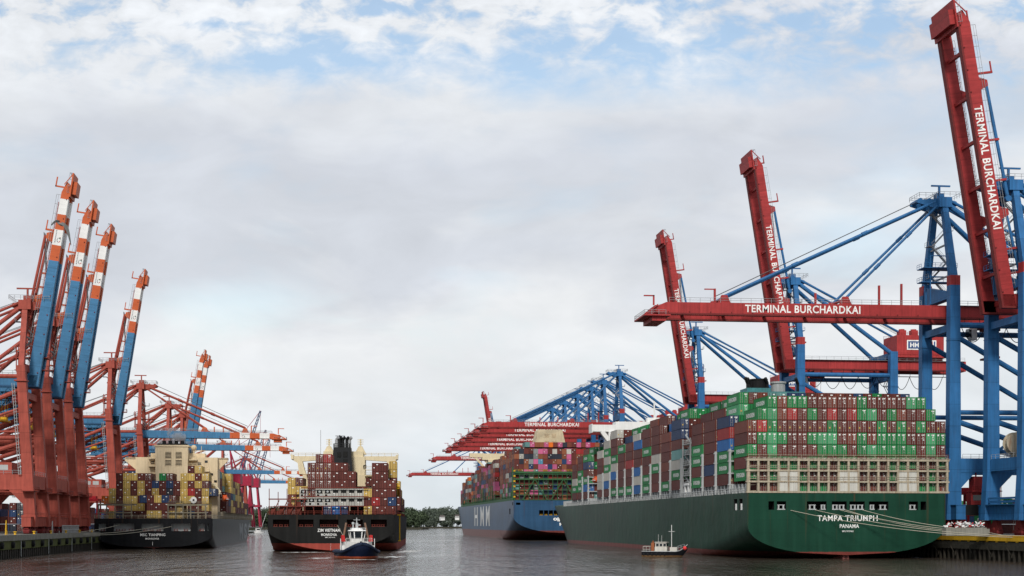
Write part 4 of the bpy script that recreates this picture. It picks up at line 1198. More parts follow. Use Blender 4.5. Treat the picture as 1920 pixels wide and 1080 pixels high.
# ---------------------------------------------------------------- the blue ship behind it
def blue_ship():
    rz = QA; o = Vector((31.2, 779, 0))
    t = thing('container_ship', 'blue container ship with green stern frame and large white side letters', 'container ship', o, rz)
    H = Hull(398, 61.2, 20.8, 3.6, 12.5, 95, p=2.1, q=2.2, rake=8, ys=.76, sheer=2.0, bowp=1.9, bowq=.8)
    hm = hull_paint('blue_hull', (.030, .078, .150), 5.0, (.15, .040, .033), .36, .22)
    px2x = lambda px: (px - 1070) / 3.6
    ops = [(-30.3 + 1.0, -1, 18.4, -27, 3, 19.6)]
    for k in range(8): ops.append((px2x(1008 + k * 9.2), -1, 13.0, px2x(1016 + k * 9.2), 3, 15.6))
    ops += [(-31.5, 14, 13.6, -28, 19, 16.6), (-31.5, 2, 18.2, -28, 5.5, 19.8)]
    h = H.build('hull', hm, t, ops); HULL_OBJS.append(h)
    bitts(t, [(px2x(1012 + k * 9.2), 13.02, 1.6) for k in range(8)], YELLOW, s=.5)
    text(t, '에이치엠엠', (px2x(1070), -.05, 9.8), (1, 0, 0), (0, 0, 1), 2.1, 19.5, LETTER, bold=.04)
    text(t, 'HMM', (px2x(1061), -.05, 7.6), (1, 0, 0), (0, 0, 1), 1.5, 8.0, LETTER, bold=.04)
    for i, ch in enumerate('HMM'):
        fn = lambda p: Vector((-H.half(p.y, p.z) - .06, p.y, p.z))
        yc = (208, 167, 132)[i]
        text(t, ch, (0, yc, 7.2), (0, -1, 0), (0, 0, 1), 12.2, 22, LETTER, bold=.02, fn=fn)
    # green stern frame
    mb = MB(); n = 24; pitch = 2.50; x0 = -n / 2 * pitch
    for i in range(n + 1):
        x = x0 + i * pitch; mb.box(x - .13, -.1, 20.8, x + .13, .5, 35.6)
    for z in (21.0, 23.7, 26.3, 29.0, 31.7, 34.3): mb.box(x0 - .3, -.12, z - .14, x0 + n * pitch + .3, .6, z + .14)
    mb.box(x0 - .4, -.3, 34.8, x0 + n * pitch + .4, 1, 35.8).box(x0 - .4, -.35, 31.4, x0 + n * pitch + .4, .9, 32.2)
    for k in range(4):
        xc = x0 + (7.5 + k * 11.0 - 3) * pitch * .62
        xa = x0 + 4 + k * 15
        mb.beam((xa, -.3, 20.9), (xa + 6.5, -.3, 32), .55, .4); mb.beam((xa + 13, -.3, 20.9), (xa + 6.5, -.3, 32), .55, .4)
    mb.box(x0 - 1.4, -.2, 20.8, x0 - .9, 1.0, 38)
    for k in range(6): mb.box(x0 - 1.4, -.4, 22 + k * 2.7, x0 + .4, .9, 22.2 + k * 2.7)
    mb.build('stern_frame', GREENF, t)
    mb = MB()
    for k in range(6): mb.box(x0 - .7, -.6, 22.2 + k * 2.7, x0 + .3, -.36, 23.0 + k * 2.7)
    for k in range(9): mb.rail((x0 + k * 6.5, -.4, 35.8), (x0 + k * 6.5 + 4, -.4, 35.8), 1.0, 2, .06)
    mb.build('stern_railing', YELLOW, t)
    S = Stack(t, 'blue ship', n, pitch, 2.67, 'port'); S.x0 = x0 + pitch / 2
    pal = 'RRRRRRRrrrrNNNNNPPKKKLBWDOTr'
    bays = [1.6] + [15.8 + 14.2 * i for i in range(4)] + [97 + 14.2 * i for i in range(11)] + [270 + 14.2 * i for i in range(8)]
    S.rows(0, 9, ['..RRLPPRWRNWRDDDRRRNrRNR', '.WKKLNrKKKNPRNNRRNRRrNNR', 'RKNLPSrRNNBPRNNRRrNNRRRr', 'RRNBRPPBPRNRRPNNRRPRRPRR', 'KRPPTPNPRNPRRNRRPRRNRRPR'])
    for i, y in enumerate(bays):
        S.add_bay(i, y, 21.0 if i == 0 else 22.6)
        if i == 0: hs = [10] * n
        else:
            hgt = 10 if y < 120 else 9 if y < 262 else int(9 - (y - 262) / 26)
            hs = [hgt - (2 if min(c, n - 1 - c) == 0 else 1 if min(c, n - 1 - c) < 3 else 0) + (1 if i % 3 == 1 else 0) for c in range(n)]
            if y > 330: hs = [0 if min(c, n - 1 - c) < (y - 330) / 7 else hh for c, hh in enumerate(hs)]
        S.fill(i, hs, pal)
    S.label = lambda k, c: f"{CNAME[c]} container on the blue ship, {ORD[k[0]]} bay, {ORD[k[1]]} from port, {ORD[k[2]]} tier up"
    for i, y in enumerate(bays[1:20]):
        hts = (22.6, 25.3, 28, 30.6) if i in (1, 2, 5, 6, 9, 10) else (22.6, 25.3)
        bay_frame(t, 'lashing_bridge', y - 1.0, -30.2, 30.2, 20.8, hts, pitch * 2, GREENF, .35, 1.2)
    mb = MB()
    for s in (-1, 1): mb.box(s * 30.2 - .3, 2, 20.8, s * 30.2 + .3, 330, 22.2); mb.rail((s * 30.3, 2, 22.2), (s * 30.3, 330, 22.2), 1.2, 4, .1)
    mb.build('deck_bulwark', GREENF, t)
    mb = MB(); mb.prism([(-8.8, 21), (8.8, 21), (8.8, 55), (7.0, 62.6), (-7.0, 62.6), (-8.8, 55)], 'y', 79, 92)
    fu = mb.build('funnel_casing', CREAM2, t)
    mb = MB()
    for x in (-3.2, .8):
        for z in (54.0, 58): 
            for q in range(6): mb.box(x, 78.86, z + q * .42, x + 2.6, 78.99, z + q * .42 + .2)
    mb.build('louvre', CREAM, fu)
    mb = MB(); mb.box(-18, 253, 21, 18, 264, 52.6); mb.box(-22, 254, 52.62, 22, 263, 57)
    bh = mb.build('bridge_house', CREAM2, t)
    for s in (-1, 1):
        mb = MB(); a, b = (-30.6, -22.02) if s < 0 else (22.02, 30.6)
        mb.box(a, 255, 54.4, b, 261, 57.2); mb.beam((s * 27.0, 256, 54.6), (s * 20, 256, 47.0), 1.4, 1.4); mb.beam((s * 22.3, 256, 54.6), (s * 18, 256, 50.0), 1.0, 1.0)
        mb.build('bridge_wing', CREAM2, bh)
blue_ship()

# ---------------------------------------------------------------- the black ship by the west quay
def west_ship():
    d = 515; rz = QA; xs = (397 - CX) / F * d; B = 39.8
    o = Vector((xs - B / 2 * math.cos(QA) + .3, d - B / 2 * .118, 0))
    t = thing('container_ship', 'black container ship with cream deckhouse and yellow containers by the west quay', 'container ship', o, rz)
    H = Hull(292, B, 10.4, .4, 5.2, 55, p=2.2, q=2.3, rake=9, ys=.66, sheer=3.0, bowp=1.9, bowq=.85)
    hm = hull_paint('charcoal_hull', (.009, .0095, .011), .55, (.10, .022, .018), .32, .35, 2.4)
    k = d / F; cx = 287.5
    px2x = lambda px: (px - cx) * k
    ops = []
    for a, b in ((188, 201), (215, 252), (266, 305), (320, 355), (369, 381), (386, 389)): ops.append((px2x(a), -1, 6.1, px2x(b), 3.0, 8.7))
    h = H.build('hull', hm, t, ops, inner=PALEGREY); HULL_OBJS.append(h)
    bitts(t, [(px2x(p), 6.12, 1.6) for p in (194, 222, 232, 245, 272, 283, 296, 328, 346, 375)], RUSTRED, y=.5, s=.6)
    text(t, 'MSC TIANPING', (px2x(286), -.04, 4.35), (1, 0, 0), (0, 0, 1), .92, 8.4, LETTER, bold=.014)
    text(t, 'MONROVIA', (px2x(285), -.04, 3.15), (1, 0, 0), (0, 0, 1), .62, 4.6, LETTER, bold=.014)
    fn = lambda p: Vector((H.half(p.y, p.z) + .06, p.y, p.z))
    gl = paint('grey_hull_letter', (.36, .38, .39), .5, .08, .2)
    for ch, yc, w in (('M', 156, 22), ('S', 188, 20), ('C', 218, 20)):
        text(t, ch, (0, yc, 1.6), (0, 1, 0), (0, 0, 1), 7.2, w, gl, bold=.04, fn=fn)
    mb = MB(); mb.box(-.3, .6, -2, .3, 6, .8); mb.build('rudder', paint('rudder_red', (.28, .09, .08), .6), t)
    MB().box(px2x(285.5) - .07, -.04, 1.2, px2x(285.5) + .07, -.005, 2.4).build('draught_mark', LETTER, t)
    pitch = 2.48; n = 16; x0 = -n / 2 * pitch
    # cream-grey lashing frame over the stern deck
    frames = []
    for a, b in ((-18.6, -7.5), (4.8, 17.5)):
        mb = MB(); m = int((b - a) / 2.5)
        for i in range(m + 1):
            x = a + (b - a) * i / m; mb.box(x - .2, .3, 10.4, x + .2, .9, 15.3)
        for z in (12.4, 15.0): mb.box(a - .3, .25, z - .2, b + .3, 1.0, z + .2)
        mb.box(a - .3, .2, 15.2, b + .3, 12, 15.45)
        mb.rail((a, .3, 12.6), (b, .3, 12.6), 1.0, 2.5, .06); mb.rail((a, .3, 15.45), (b, .3, 15.45), .9, 2.5, .06)
        mb.build('lashing_frame', paint('weathered_frame', (.20, .18, .13), .65, .15, .3, rust=.5), t)
    mb = MB(); mb.rail((-19.8, .2, 10.4), (19.8, .2, 10.4), 1.1, 2, .06)
    for s in (-1, 1): mb.rail((s * 19.8, .2, 10.4), (s * 19.8, 240, 10.4), 1.1, 2.4, .07)
    mb.build('deck_railing', BEIGE, t)
    mb = MB(); y = 40
    while y < 262:
        mb.box(18.6, y, 10.4, 19.5, y + .6, 13.0); y += 3.0
    mb.box(18.4, 60, 12.9, 19.6, 250, 13.3)
    tag(mb.build('stanchions', BEIGE, t), kind='stuff')
    S = Stack(t, 'black ship', n, pitch, 2.67, 'stb'); S.x0 = x0 + pitch / 2
    S.add_bay(0, 1.2, 10.5); S.add_bay(1, 15.5, 10.5); S.add_bay(2, 29.5, 12.0)
    S.rows(0, 2, ['YBR', 'RRRRY', 'YYRYY'], 7); S.occ.pop((0, 7, 2), None)
    S.rows(0, 2, ['.', ], 0)
    S.rows(0, 2, ['.RYBR'], 6); S.rows(0, 2, ['B'], 6)
    S.rows(1, 2, ['OY'], 0); S.rows(1, 3, ['.Y'], 0)
    S.rows(1, 5, ['RYYRR', 'RYRYR', 'RYRYR', 'RYYRR'], 2)
    S.rows(1, 5, ['GR', 'RR', 'BR', 'BR'], 8); S.rows(1, 4, ['BRBRR'], 7); S.rows(1, 3, ['YRKR'], 7)
    S.rows(1, 6, ['RY'], 12); S.rows(1, 5, ['YYRY', 'YRYR', 'YDRY', 'YYRY'], 11); S.rows(1, 3, ['B'], 15)
    S.fill(1, [0, 1, 2, 2, 2, 2, 2, 2, 2, 2, 2, 2, 2, 2, 2, 0], 'RYRYB')
    pal = 'RRRRYYYYYrBBT'
    fw = [66 + 13.6 * i for i in range(14)]
    sidec = {0: 'RR.', 1: 'RBR', 2: 'YYYBYY', 3: 'RYTRY', 4: 'YRYRR', 5: 'YYYYR', 6: 'RYRR', 7: 'RYR', 8: 'RR', 9: 'RY', 10: 'RB', 11: 'BR', 12: 'RB', 13: 'RR'}
    for i, y in enumerate(fw):
        S.add_bay(10 + i, y, 13.0); hp = len(sidec[i])
        S.column(10 + i, 15, sidec[i].replace('.', 'R')) if y < 215 else None
        inner = max(hp, 6 if i < 4 else 5 if i < 8 else 4 if i < 11 else 3)
        inset = 0 if y < 205 else int((y - 205) / 9) + 1
        S.fill(10 + i, [0 if min(c, 15 - c) < inset or (c == 15 and inset == 0) else inner for c in range(n)], pal)
    S.label = lambda k, c: (f"{CNAME[c]} container at the west ship's stern, {ORD[k[0]]} bay, {ORD[k[1]]} from left, {ORD[k[2]]} tier up" if k[0] < 10 else
                            f"{CNAME[c]} container ahead of the west ship's deckhouse, {ORD[k[0] - 10]} bay, {ORD[k[1]]} from left, {ORD[k[2]]} tier up")
    # deckhouse: full-beam accommodation, funnel casing, bridge wings
    yh = 48
    kk = (d + yh) / F; hx = lambda px: (px - 960) * kk - (o.x - .118 * yh)
    hz = lambda py: EYE + (982 - py) * kk
    mb = MB(); mb.box(hx(259), yh, 10.4, hx(409), yh + 11, hz(858)); ah = mb.build('deckhouse', CREAM, t)
    mb = MB(); mb.box(hx(297), yh - 4, 10.4, hx(356), yh - .01, hz(839)); mb.box(hx(295), yh - 4.3, hz(839) - .01, hx(358), yh + 6, hz(836)); fc = mb.build('funnel_casing', CREAM, t)
    for a in (315, 334):
        for z0, z1 in ((861, 849), (874, 864)):
            mb = MB()
            q = hz(z0)
            mb.mat(1).box(hx(a), yh - 4.06, q, hx(a + 11), yh - 4.005, hz(z1)); mb.mat(0)
            while q < hz(z1): mb.box(hx(a) - .1, yh - 4.2, q, hx(a + 11) + .1, yh - 4.061, q + .18); q += .5
            mb.build('louvre', [CREAM, DARKIN], fc)
    mb = MB(); mb.box(hx(300), yh - 3, hz(836), hx(353), yh + 5, hz(833)); mb.build('funnel_top', BLACK, fc)
    for x in (311, 322, 333, 344): MB().tube((hx(x), yh, hz(833)), (hx(x), yh, hz(827)), .7, 10).build('exhaust_pipe', BLACK, fc)
    for s in (-1, 1):
        mb = MB(); e, i_, b = (hx(238), hx(259) - .01, hx(262)) if s < 0 else (hx(427), hx(409) + .01, hx(407))
        mb.prism([(e, hz(858)), (i_, hz(858)), (i_, hz(880)), (i_ + s * .4, hz(880)), (e, hz(864))], 'y', yh + 2, yh + 3.2)
        mb.box(min(e, i_), yh + 2, hz(862), max(e, i_), yh + 7, hz(858) - .05)
        mb.build('bridge_wing', CREAM, ah)
    mb = MB()
    for (a, b, c2, d2) in ((283, 297, 862, 860), (283, 297, 876, 874), (357, 372, 864, 862), (357, 380, 878, 876), (380, 395, 885, 883), (370, 395, 896, 894), (384, 404, 912, 910)):
        mb.box(hx(a), yh - 2.5, hz(c2), hx(b), yh - .01, hz(d2)); mb.rail((hx(a), yh - 2.5, hz(d2)), (hx(b), yh - 2.5, hz(d2)), 1.1, 1.5, .08)
    mb.build('balcony', CREAM, ah)
    for px, py in ((290, 870), (283, 901), (376, 872), (388, 868), (364, 893), (382, 903), (398, 892), (405, 905), (270, 902)):
        MB().box(hx(px) - .55, yh - .05, hz(py), hx(px) + .55, yh + .02, hz(py) + .9).build('window', GLASS, ah)
    mb = MB(); mb.box(hx(285), yh + 2, hz(858), hx(385), yh + 8, hz(850)); mb.tube((hx(364), yh + 5, hz(850)), (hx(364), yh + 5, hz(840)), .18, 5)
    mb.lathe((hx(364), yh + 2.5, hz(850)), ((.4, 0), (.4, 1.2), (1.0, 1.5), (1.15, 2.2), (.7, 3.0), (.05, 3.2)), 12)
    for px in (356, 378): mb.tube((hx(px), yh + 3, hz(850)), (hx(px), yh + 3, hz(836)), .1, 4); 
    mb.rail((hx(360), yh + 2, hz(850)), (hx(385), yh + 2, hz(850)), 1.1, 1.4, .07)
    mb.build('monkey_island', CREAM, ah)
    mb = MB(); mb.beam((hx(400), yh - 5, hz(908)), (hx(400), yh, hz(908)), .5, .5).box(hx(386), yh - 6, hz(927), hx(416), yh + 2, hz(925)); mb.tube((hx(404), yh - 5, hz(907)), (hx(416), yh - 5, hz(924)), .4, 7).tube((hx(391), yh - 5, hz(907)), (hx(391), yh - 5, hz(926)), .35, 7)
    mb.build('boat_deck', CREAM2, t)
    lb = thing('lifeboat', 'orange-red lifeboat slung beside the cream deckhouse of the black ship', 'lifeboat', (0, 0, 0), rz)
    c_, s_ = math.cos(rz), math.sin(rz); x, y = hx(424) - .3, yh + 1
    lb.location = (o.x + c_ * x - s_ * y, o.y + s_ * x + c_ * y, hz(943)); lifeboat(lb)
    ring = MB(); ring.tube((hx(380), 14.9, 17.0), (hx(380), 15.3, 17.0), 1.15, 20); ring.mat(1).tube((hx(380), 14.8, 17.0), (hx(380), 14.89, 17.0), .35, 12)
    ring.build('liferaft_drum', [WHITE, BLACK], t)
    return t
west_ship()

# ---------------------------------------------------------------- the ship under way in the middle
def mid_ship():
    d = 460; rz = math.atan(.056); B = 40.6
    k = d / F; cx = 621
    o = Vector(((cx - CX) * k, d, 0))
    t = thing('container_ship', 'black container ship with red waterline under way mid-river behind a tugboat', 'container ship', o, rz)
    H = Hull(262, B, 11.4, .35, 6.2, 52, p=1.5, q=1.6, rake=9, ys=.66, sheer=2.0, tw=.955, bowp=2.0, bowq=.85)
    hm = hull_paint('black_hull', (.011, .011, .0105), 2.55, (.30, .055, .040), .5, .55, 2.4)
    px2x = lambda px: (px - cx) * k
    ops = [(px2x(a), -1, 7.7, px2x(b), 3.2, 9.9) for a, b in ((512.5, 543), (559, 588), (599, 634.5), (650, 680), (695, 725))]
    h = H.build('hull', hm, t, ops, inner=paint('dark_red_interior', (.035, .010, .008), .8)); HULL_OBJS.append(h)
    bitts(t, [(px2x(p), 7.72, 1.3) for p in (517, 527, 537, 565, 575, 583, 604, 612, 620, 629, 655, 664, 673, 700, 709, 717)], RUSTRED, y=.2, s=.55)
    text(t, 'ZIM VIETNAM', (px2x(616.5), -.04, 6.1), (1, 0, 0), (0, 0, 1), .95, 6.9, LETTER, bold=.014)
    text(t, 'MONROVIA', (px2x(617), -.04, 4.85), (1, 0, 0), (0, 0, 1), .78, 4.8, LETTER, bold=.014)
    text(t, 'IMO 9231810', (px2x(619), -.04, 4.25), (1, 0, 0), (0, 0, 1), .32, 3.0, LETTER, bold=.014)
    mb = MB()
    for i in range(6): mb.box(px2x(620) - .06, -.03, .5 + i * .36, px2x(620) + .09, -.004, .6 + i * .36)
    mb.build('draught_mark', LETTER, t)
    pitch = 2.47; n = 15; x0 = px2x(516)
    S = Stack(t, 'middle ship', n, pitch, 2.67, 'stb'); S.x0 = x0 + pitch / 2
    S.add_bay(0, 1.5, 11.5); S.add_bay(1, 15.3, 12.6)
    S.rows(0, 6, ['.....RD........', '....RRrRR...RR.', '....RRRRRR..RR.', '....RRRRRR..RRR', '..FFRFFFFFFYRRR', '..YFFFFFFFFRDRB', '.RR...BbB..YRRR'])
    S.rows(0, 4, ['.....r.'], 0)
    for tt in (3, 4, 5): S.occ.pop((0, 9, tt), None)
    S.occ[(0, 9, 3)] = 'R'; S.occ[(0, 9, 4)] = 'R'
    for cc in (2, 3, 4): 
        if cc == 2: S.occ.pop((0, 2, 2), None)
    S.fill(1, [0, 3, 4, 3, 2, 2, 2, 2, 2, 3, 3, 4, 5, 5, 5], 'RRYRr'); S.occ[(1, 14, 5)] = 'Y'; S.occ[(1, 1, 3)] = 'Y'
    sc2 = {0: 'YRRR', 1: 'YRR', 2: 'RRR', 3: 'YR', 4: 'RR', 5: 'RR', 6: 'RR', 7: 'R', 8: 'R', 9: 'R'}
    for i in range(10):
        y = 78 + 14 * i; S.add_bay(10 + i, y, 13.4)
        ins = 0 if y < 170 else int((y - 170) / 8) + 1
        if ins == 0: S.column(10 + i, 14, sc2[i])
        S.fill(10 + i, [0 if min(c, 14 - c) < ins or (c == 14 and ins == 0) else 4 if i < 5 else 3 for c in range(n)], 'RRRYr')
    S.label = lambda k_, c: (f"{CNAME[c]} container on the middle ship's stern, {ORD[k_[1]]} from left, {ORD[k_[2]]} tier up" if k_[0] == 0 else
                             f"{CNAME[c]} container farther forward on the middle ship, {ORD[k_[0]]} bay, {ORD[k_[1]]} from left, {ORD[k_[2]]} tier up")
    # rust-red lashing frames and rails of the stern deck
    mb = MB(); z = 11.4
    for i in range(15):
        x = -19.0 + i * 2.72; hgt = 7.0 if i < 5 else 2.6
        mb.box(x - .1, .4, z, x + .1, .65, z + hgt + (1.0 if i % 2 == 0 and i < 5 else 0))
    mb.box(-19.2, .35, z + 4.6, -7.5, 1.2, z + 4.95).box(-19.2, .35, z + 2.4, -8, 1.2, z + 2.6)
    mb.box(-9.2, .3, 16.9, 11.5, .6, 17.15).box(-9.2, .3, z + 2.55, 11.5, .6, z + 2.75).box(-9.2, .3, 19.6, 11.5, .6, 19.8)
    mb.rail((-19.4, .2, z), (19.4, .2, z), 1.1, 2, .07)
    for q in range(4): mb.beam((-18 + q * 2.6, .9, z + .3), (-16 + q * 2.6, .9, z + 4.4), .25, .25); mb.box(-18.6 + q * 2.6, 1.3, z, -17.2 + q * 2.6, 5, z + 2.2 + .6 * q)
    mb.build('lashing_frame', RUSTRED, t)
    for s in (-1, 1):
        MB().rail((s * 19.7, 8, 11.4), (s * 19.7, 180, 11.4), 1.2, 3, .09).build('deck_railing', RUSTRED, t)
    MB().box(-18.5, 14.5, 11.45, 18.5, 43, 12.55).build('hatch_cover', RUSTRED, t)
    # yellow gangway at the starboard quarter
    mb = MB(); x = 20.2
    mb.beam((x, 26, 17.6), (x + .2, 12, 20.6), .8, .5); mb.rail((x, 13, 20.2), (x, 26, 17.6), 1.1, 2, .1); mb.box(x - .6, 10, 19.6, x + .5, 13, 20.0).box(x - .3, 10, 20, x - .1, 10.3, 21.4)
    mb.box(x - .2, 15, 11.2, x + .9, 19, 11.6).tube((x + .5, 17, 3.4), (x + .5, 17, 11.3), .22, 6).tube((x + .5, 19, 3.4), (x + .5, 19, 11.3), .16, 6).box(x, 16.6, 3.0, x + .9, 19.4, 3.35)
    mb.build('gangway', YELLOW, t)
    # superstructure
    yh = 44; kk = (d + yh) / F
    hx = lambda px: (px - 960) * kk - (o.x - .056 * yh); hz = lambda py: EYE + (982 - py) * kk
    mb = MB(); mb.box(hx(568), yh, 11.4, hx(706), yh + 11, hz(890)); mb.box(hx(600), yh + .5, hz(890), hx(684), yh + 10, hz(856)).box(hx(606), yh + 1, hz(856), hx(681), yh + 9, hz(846)); ah = mb.build('deckhouse', CREAM2, t)
    mb = MB(); mb.prism([(hx(627), hz(840)), (hx(659), hz(840)), (hx(664), hz(905)), (hx(622), hz(905))], 'y', yh - 5, yh + 1)
    for px in (628, 637, 647, 657): mb.box(hx(px) - .2, yh - 5, hz(840), hx(px) + .2, yh - 4.6, hz(834))
    mb.box(hx(627), yh - 5.05, hz(834), hx(659), yh - 4.5, hz(833)).box(hx(627), yh - 5.05, hz(838), hx(659), yh - 4.5, hz(837))
    fc = mb.build('funnel_casing', paint('funnel_black', (.014, .015, .017), .5), t)
    mb = MB()
    for a, b_, c2, d2 in ((634, 641, 858, 849), (645, 653, 858, 848), (645, 653, 868, 862)): mb.box(hx(a), yh - 5.2, hz(c2), hx(b_), yh - 5.02, hz(d2))
    mb.build('vent_opening', DARKIN, fc)
    for px in (632, 638, 644, 651, 656):
        MB().tube((hx(px), yh - 2.5, hz(840)), (hx(px), yh - 2.5, hz(825)), .55, 10).tube((hx(px), yh - 2.5, hz(825)), (hx(px) + .7, yh - 3.0, hz(821)), .55, 10).build('exhaust_pipe', STEEL if px in (632, 656) else BLACK, fc)
    mb = MB(); mb.tube((hx(636), yh + 3, hz(846)), (hx(636), yh + 3, hz(815)), .22, 6).box(hx(628), yh + 2.8, hz(817), hx(646), yh + 3.2, hz(816)).tube((hx(653), yh + 3, hz(846)), (hx(653), yh + 3, hz(818)), .15, 5).box(hx(649), yh + 2.8, hz(819), hx(658), yh + 3.2, hz(818.3))
    mb.build('radar_mast', BLACK, ah)
    for px, py, m in ((616, 822, RUSTRED), (675, 822, CREAM2)):
        mb = MB(); mb.prism([(hx(px) - 2, hz(851)), (hx(px) + 2, hz(851)), (hx(px) + .6, hz(836)), (hx(px) - .6, hz(836))], 'y', yh + 2, yh + 5)
        mb.tube((hx(px), yh + 3.5, hz(837)), (hx(px), yh + 3.5, hz(py)), .25, 6)
        for q in range(3): mb.box(hx(px) - 1.0, yh + 3.2, hz(832 - q * 4), hx(px) + 1.0, yh + 3.8, hz(832 - q * 4) + .18)
        mb.build('signal_mast', CREAM2, ah)
    for s in (-1, 1):
        e, i_ = (hx(546), hx(600)) if s < 0 else (hx(746), hx(684)); f_, g_ = (hx(567), hx(573)) if s < 0 else (hx(725), hx(722))
        mb = MB(); mb.prism([(e, hz(855)), (i_, hz(855)), (i_, hz(862)), (f_ + s * -.0, hz(865)), (g_, hz(889)), (g_ + s * 2.2, hz(889)), (f_ + s * 1.6, hz(868)), (e, hz(861))], 'y', yh + 1, yh + 4)
        mb.box(min(e, e - s * .8), yh + .5, hz(861), max(e, e - s * .8), yh + 4.5, hz(853)); mb.rail((e, yh + .9, hz(855)), (i_, yh + .9, hz(855)), 1.0, 2, .07)
        mb.tube((e, yh + 1, hz(855)), (e, yh + 1, hz(851.5)), .2, 5)
        mb.build('bridge_wing', CREAM2, ah)
    mb = MB()
    for (a, b_, py) in ((684, 700, 882), (684, 706, 893), (684, 702, 905), (575, 596, 890)):
        mb.box(hx(a), yh - 3, hz(py), hx(b_), yh - .01, hz(py) + .2); mb.rail((hx(a), yh - 3, hz(py) + .2), (hx(b_), yh - 3, hz(py) + .2), 1.1, 1.5, .07)
    mb.build('balcony', CREAM2, ah)
    for (a, b_, c2, d2) in ((583, 590, 914, 907), (681, 687, 878, 872), (690, 696, 900, 895)):
        MB().box(hx(a), yh - .06, hz(c2), hx(b_), yh + .02, hz(d2)).build('doorway', DARKIN, ah)
    MB().tube((hx(600), yh + 4, hz(890)), (hx(600), yh + 4, hz(805)), .09, 5).build('whip_aerial', STEEL, ah)
    return t, H
MID, MIDH = mid_ship()

# ---------------------------------------------------------------- small craft
def tugboat():
    d = 372; o = at(667, HY, d); o.z = 0; rz = math.pi + .22
    fwd = Vector((-math.sin(rz), math.cos(rz), 0))
    t = thing('tugboat', 'dark blue tugboat with white wheelhouse, bow on, at the middle ship\'s stern', 'tugboat', o - fwd * 10, rz)
    H = Hull(25, 11.4, 2.25, -.6, .8, 9, p=2.2, q=2.4, rake=1.6, ys=.42, sheer=2.15, zmin=-1.2, tw=.82, bowp=2.2, bowq=.55)
    hm = hull_paint('tug_hull', (.008, .013, .034), .72, (.42, .085, .035), .35, .2, 5)
    H.build('hull', hm, t, nz=14)
    mb = MB(); ring = []
    for i in range(29):
        f = .30 + .70 * i / 28; z = H.ztop(f) - .45; y = f * H.ye(z); ring.append((H.half(y, z), y, z))
    pts = ring + [(-x, y, z) for x, y, z in reversed(ring)]
    mb.path(pts, .42, 8); mb.build('bow_fender', paint('fender_dark_blue', (.012, .02, .045), .7), t, smooth=40)
    W = MB(); W.prism([(-3.6, 8), (3.6, 8), (3.6, 17.0), (2.4, 18.8), (-2.4, 18.8), (-3.6, 17.0)], 'z', 2.2, 4.4)
    W.rail((-3.4, 18.2, 4.4), (3.4, 18.2, 4.4), .9, 1.0, .05)
    W.build('deckhouse', paint('tug_white', (.66, .65, .62), .5, .1, .2, rust=.12), t)
    hexa = lambda w, y0, y1: [(-w, y0), (w, y0), (w, y1 - 1.0), (w * .55, y1), (-w * .55, y1), (-w, y1 - 1.0)]
    def frust(mb, a, za, b, zb):
        n = len(a); mb.add([(x, y, za) for x, y in a] + [(x, y, zb) for x, y in b], [(i, (i + 1) % n, n + (i + 1) % n, n + i) for i in range(n)] + [tuple(range(n)), tuple(range(n, 2 * n))])
    wh = MB(); frust(wh, hexa(1.75, 12, 16.0), 4.4, hexa(1.75, 12, 16.0), 5.15)
    wo = wh.build('wheelhouse', paint('tug_white', (.66, .65, .62), .5, .1, .2, rust=.12), t)
    g = MB(); frust(g, hexa(1.72, 12.05, 15.95), 5.16, hexa(2.0, 11.9, 16.2), 7.15); g.build('wheelhouse_window', GLASS, wo)
    p = MB(); A, Bp = hexa(1.75, 12, 16.0), hexa(2.03, 11.9, 16.24)
    for a, b in zip(A, Bp): p.beam((a[0], a[1], 5.15), (b[0], b[1], 7.2), .15, .15)
    for q in (.33, -.33): p.beam((q * 2.6, 16.03, 5.15), (q * 3.0, 16.27, 7.2), .12, .12)
    p.build('window_frame', WHITE, wo)
    r = MB(); frust(r, hexa(2.25, 11.6, 16.5), 7.15, hexa(2.1, 11.7, 16.3), 7.45); frust(r, hexa(1.5, 12.4, 15.2), 7.45, hexa(1.3, 12.6, 15.0), 7.9); r.rail((-2, 16, 7.45), (2, 16, 7.45), .5, 1, .04)
    r.build('wheelhouse_roof', WHITE, wo)
    m = MB(); m.tube((0, 13, 7.9), (0, 13, 10.6), .14, 6).box(-.9, 12.9, 10.0, .9, 13.1, 10.12).lathe((1.0, 13.4, 7.9), ((.2, 0), (.2, .9), (.38, 1.0), (.38, 1.5), (.1, 1.6)), 10).box(-1.0, 12.8, 8.6, -.3, 13.2, 8.85).box(-.35, 12.7, 7.9, .3, 13.2, 9.3)
    m.build('radar_mast', PALEGREY, wo)
    for s in (-1, 1):
        MB().tube((s * 3.6, 11.0, 4.0), (s * 2.5, 10.4, 9.3), .28, 10).build('exhaust_pipe', paint('exhaust_brown', (.20, .12, .08), .6), t)
        MB().prism([(s * 3.1, 4.41), (s * 4.2, 4.41), (s * 4.1, 6.1), (s * 3.4, 6.1)], 'y', 12.0, 14.2).build('funnel', paint('funnel_red', (.45, .022, .022), .5), t)
        MB().box(s * 3.9 - .35, 11, 2.3, s * 3.9 + .35, 16.2, 3.4).tube((s * 4.5, 15.0, 2.2), (s * 4.5, 15.0, 5.2), .1, 5).build('side_bulwark', WHITE, t)
    w = MB(); w.tube((-.9, 20.6, 3.3), (.9, 20.6, 3.3), .55, 12).box(-1.2, 20.3, 2.6, -.95, 20.9, 4.0).box(.95, 20.3, 2.6, 1.2, 20.9, 4.0).tube((0, 22.4, 2.5), (0, 22.4, 4.6), .22, 8); w.build('towing_winch', BLACK, t)
    mb = MB()
    for x in (-.9, 1.6): mb.box(x - .5, 23.55, .9, x + .5, 23.75, 1.7)
    return t, o
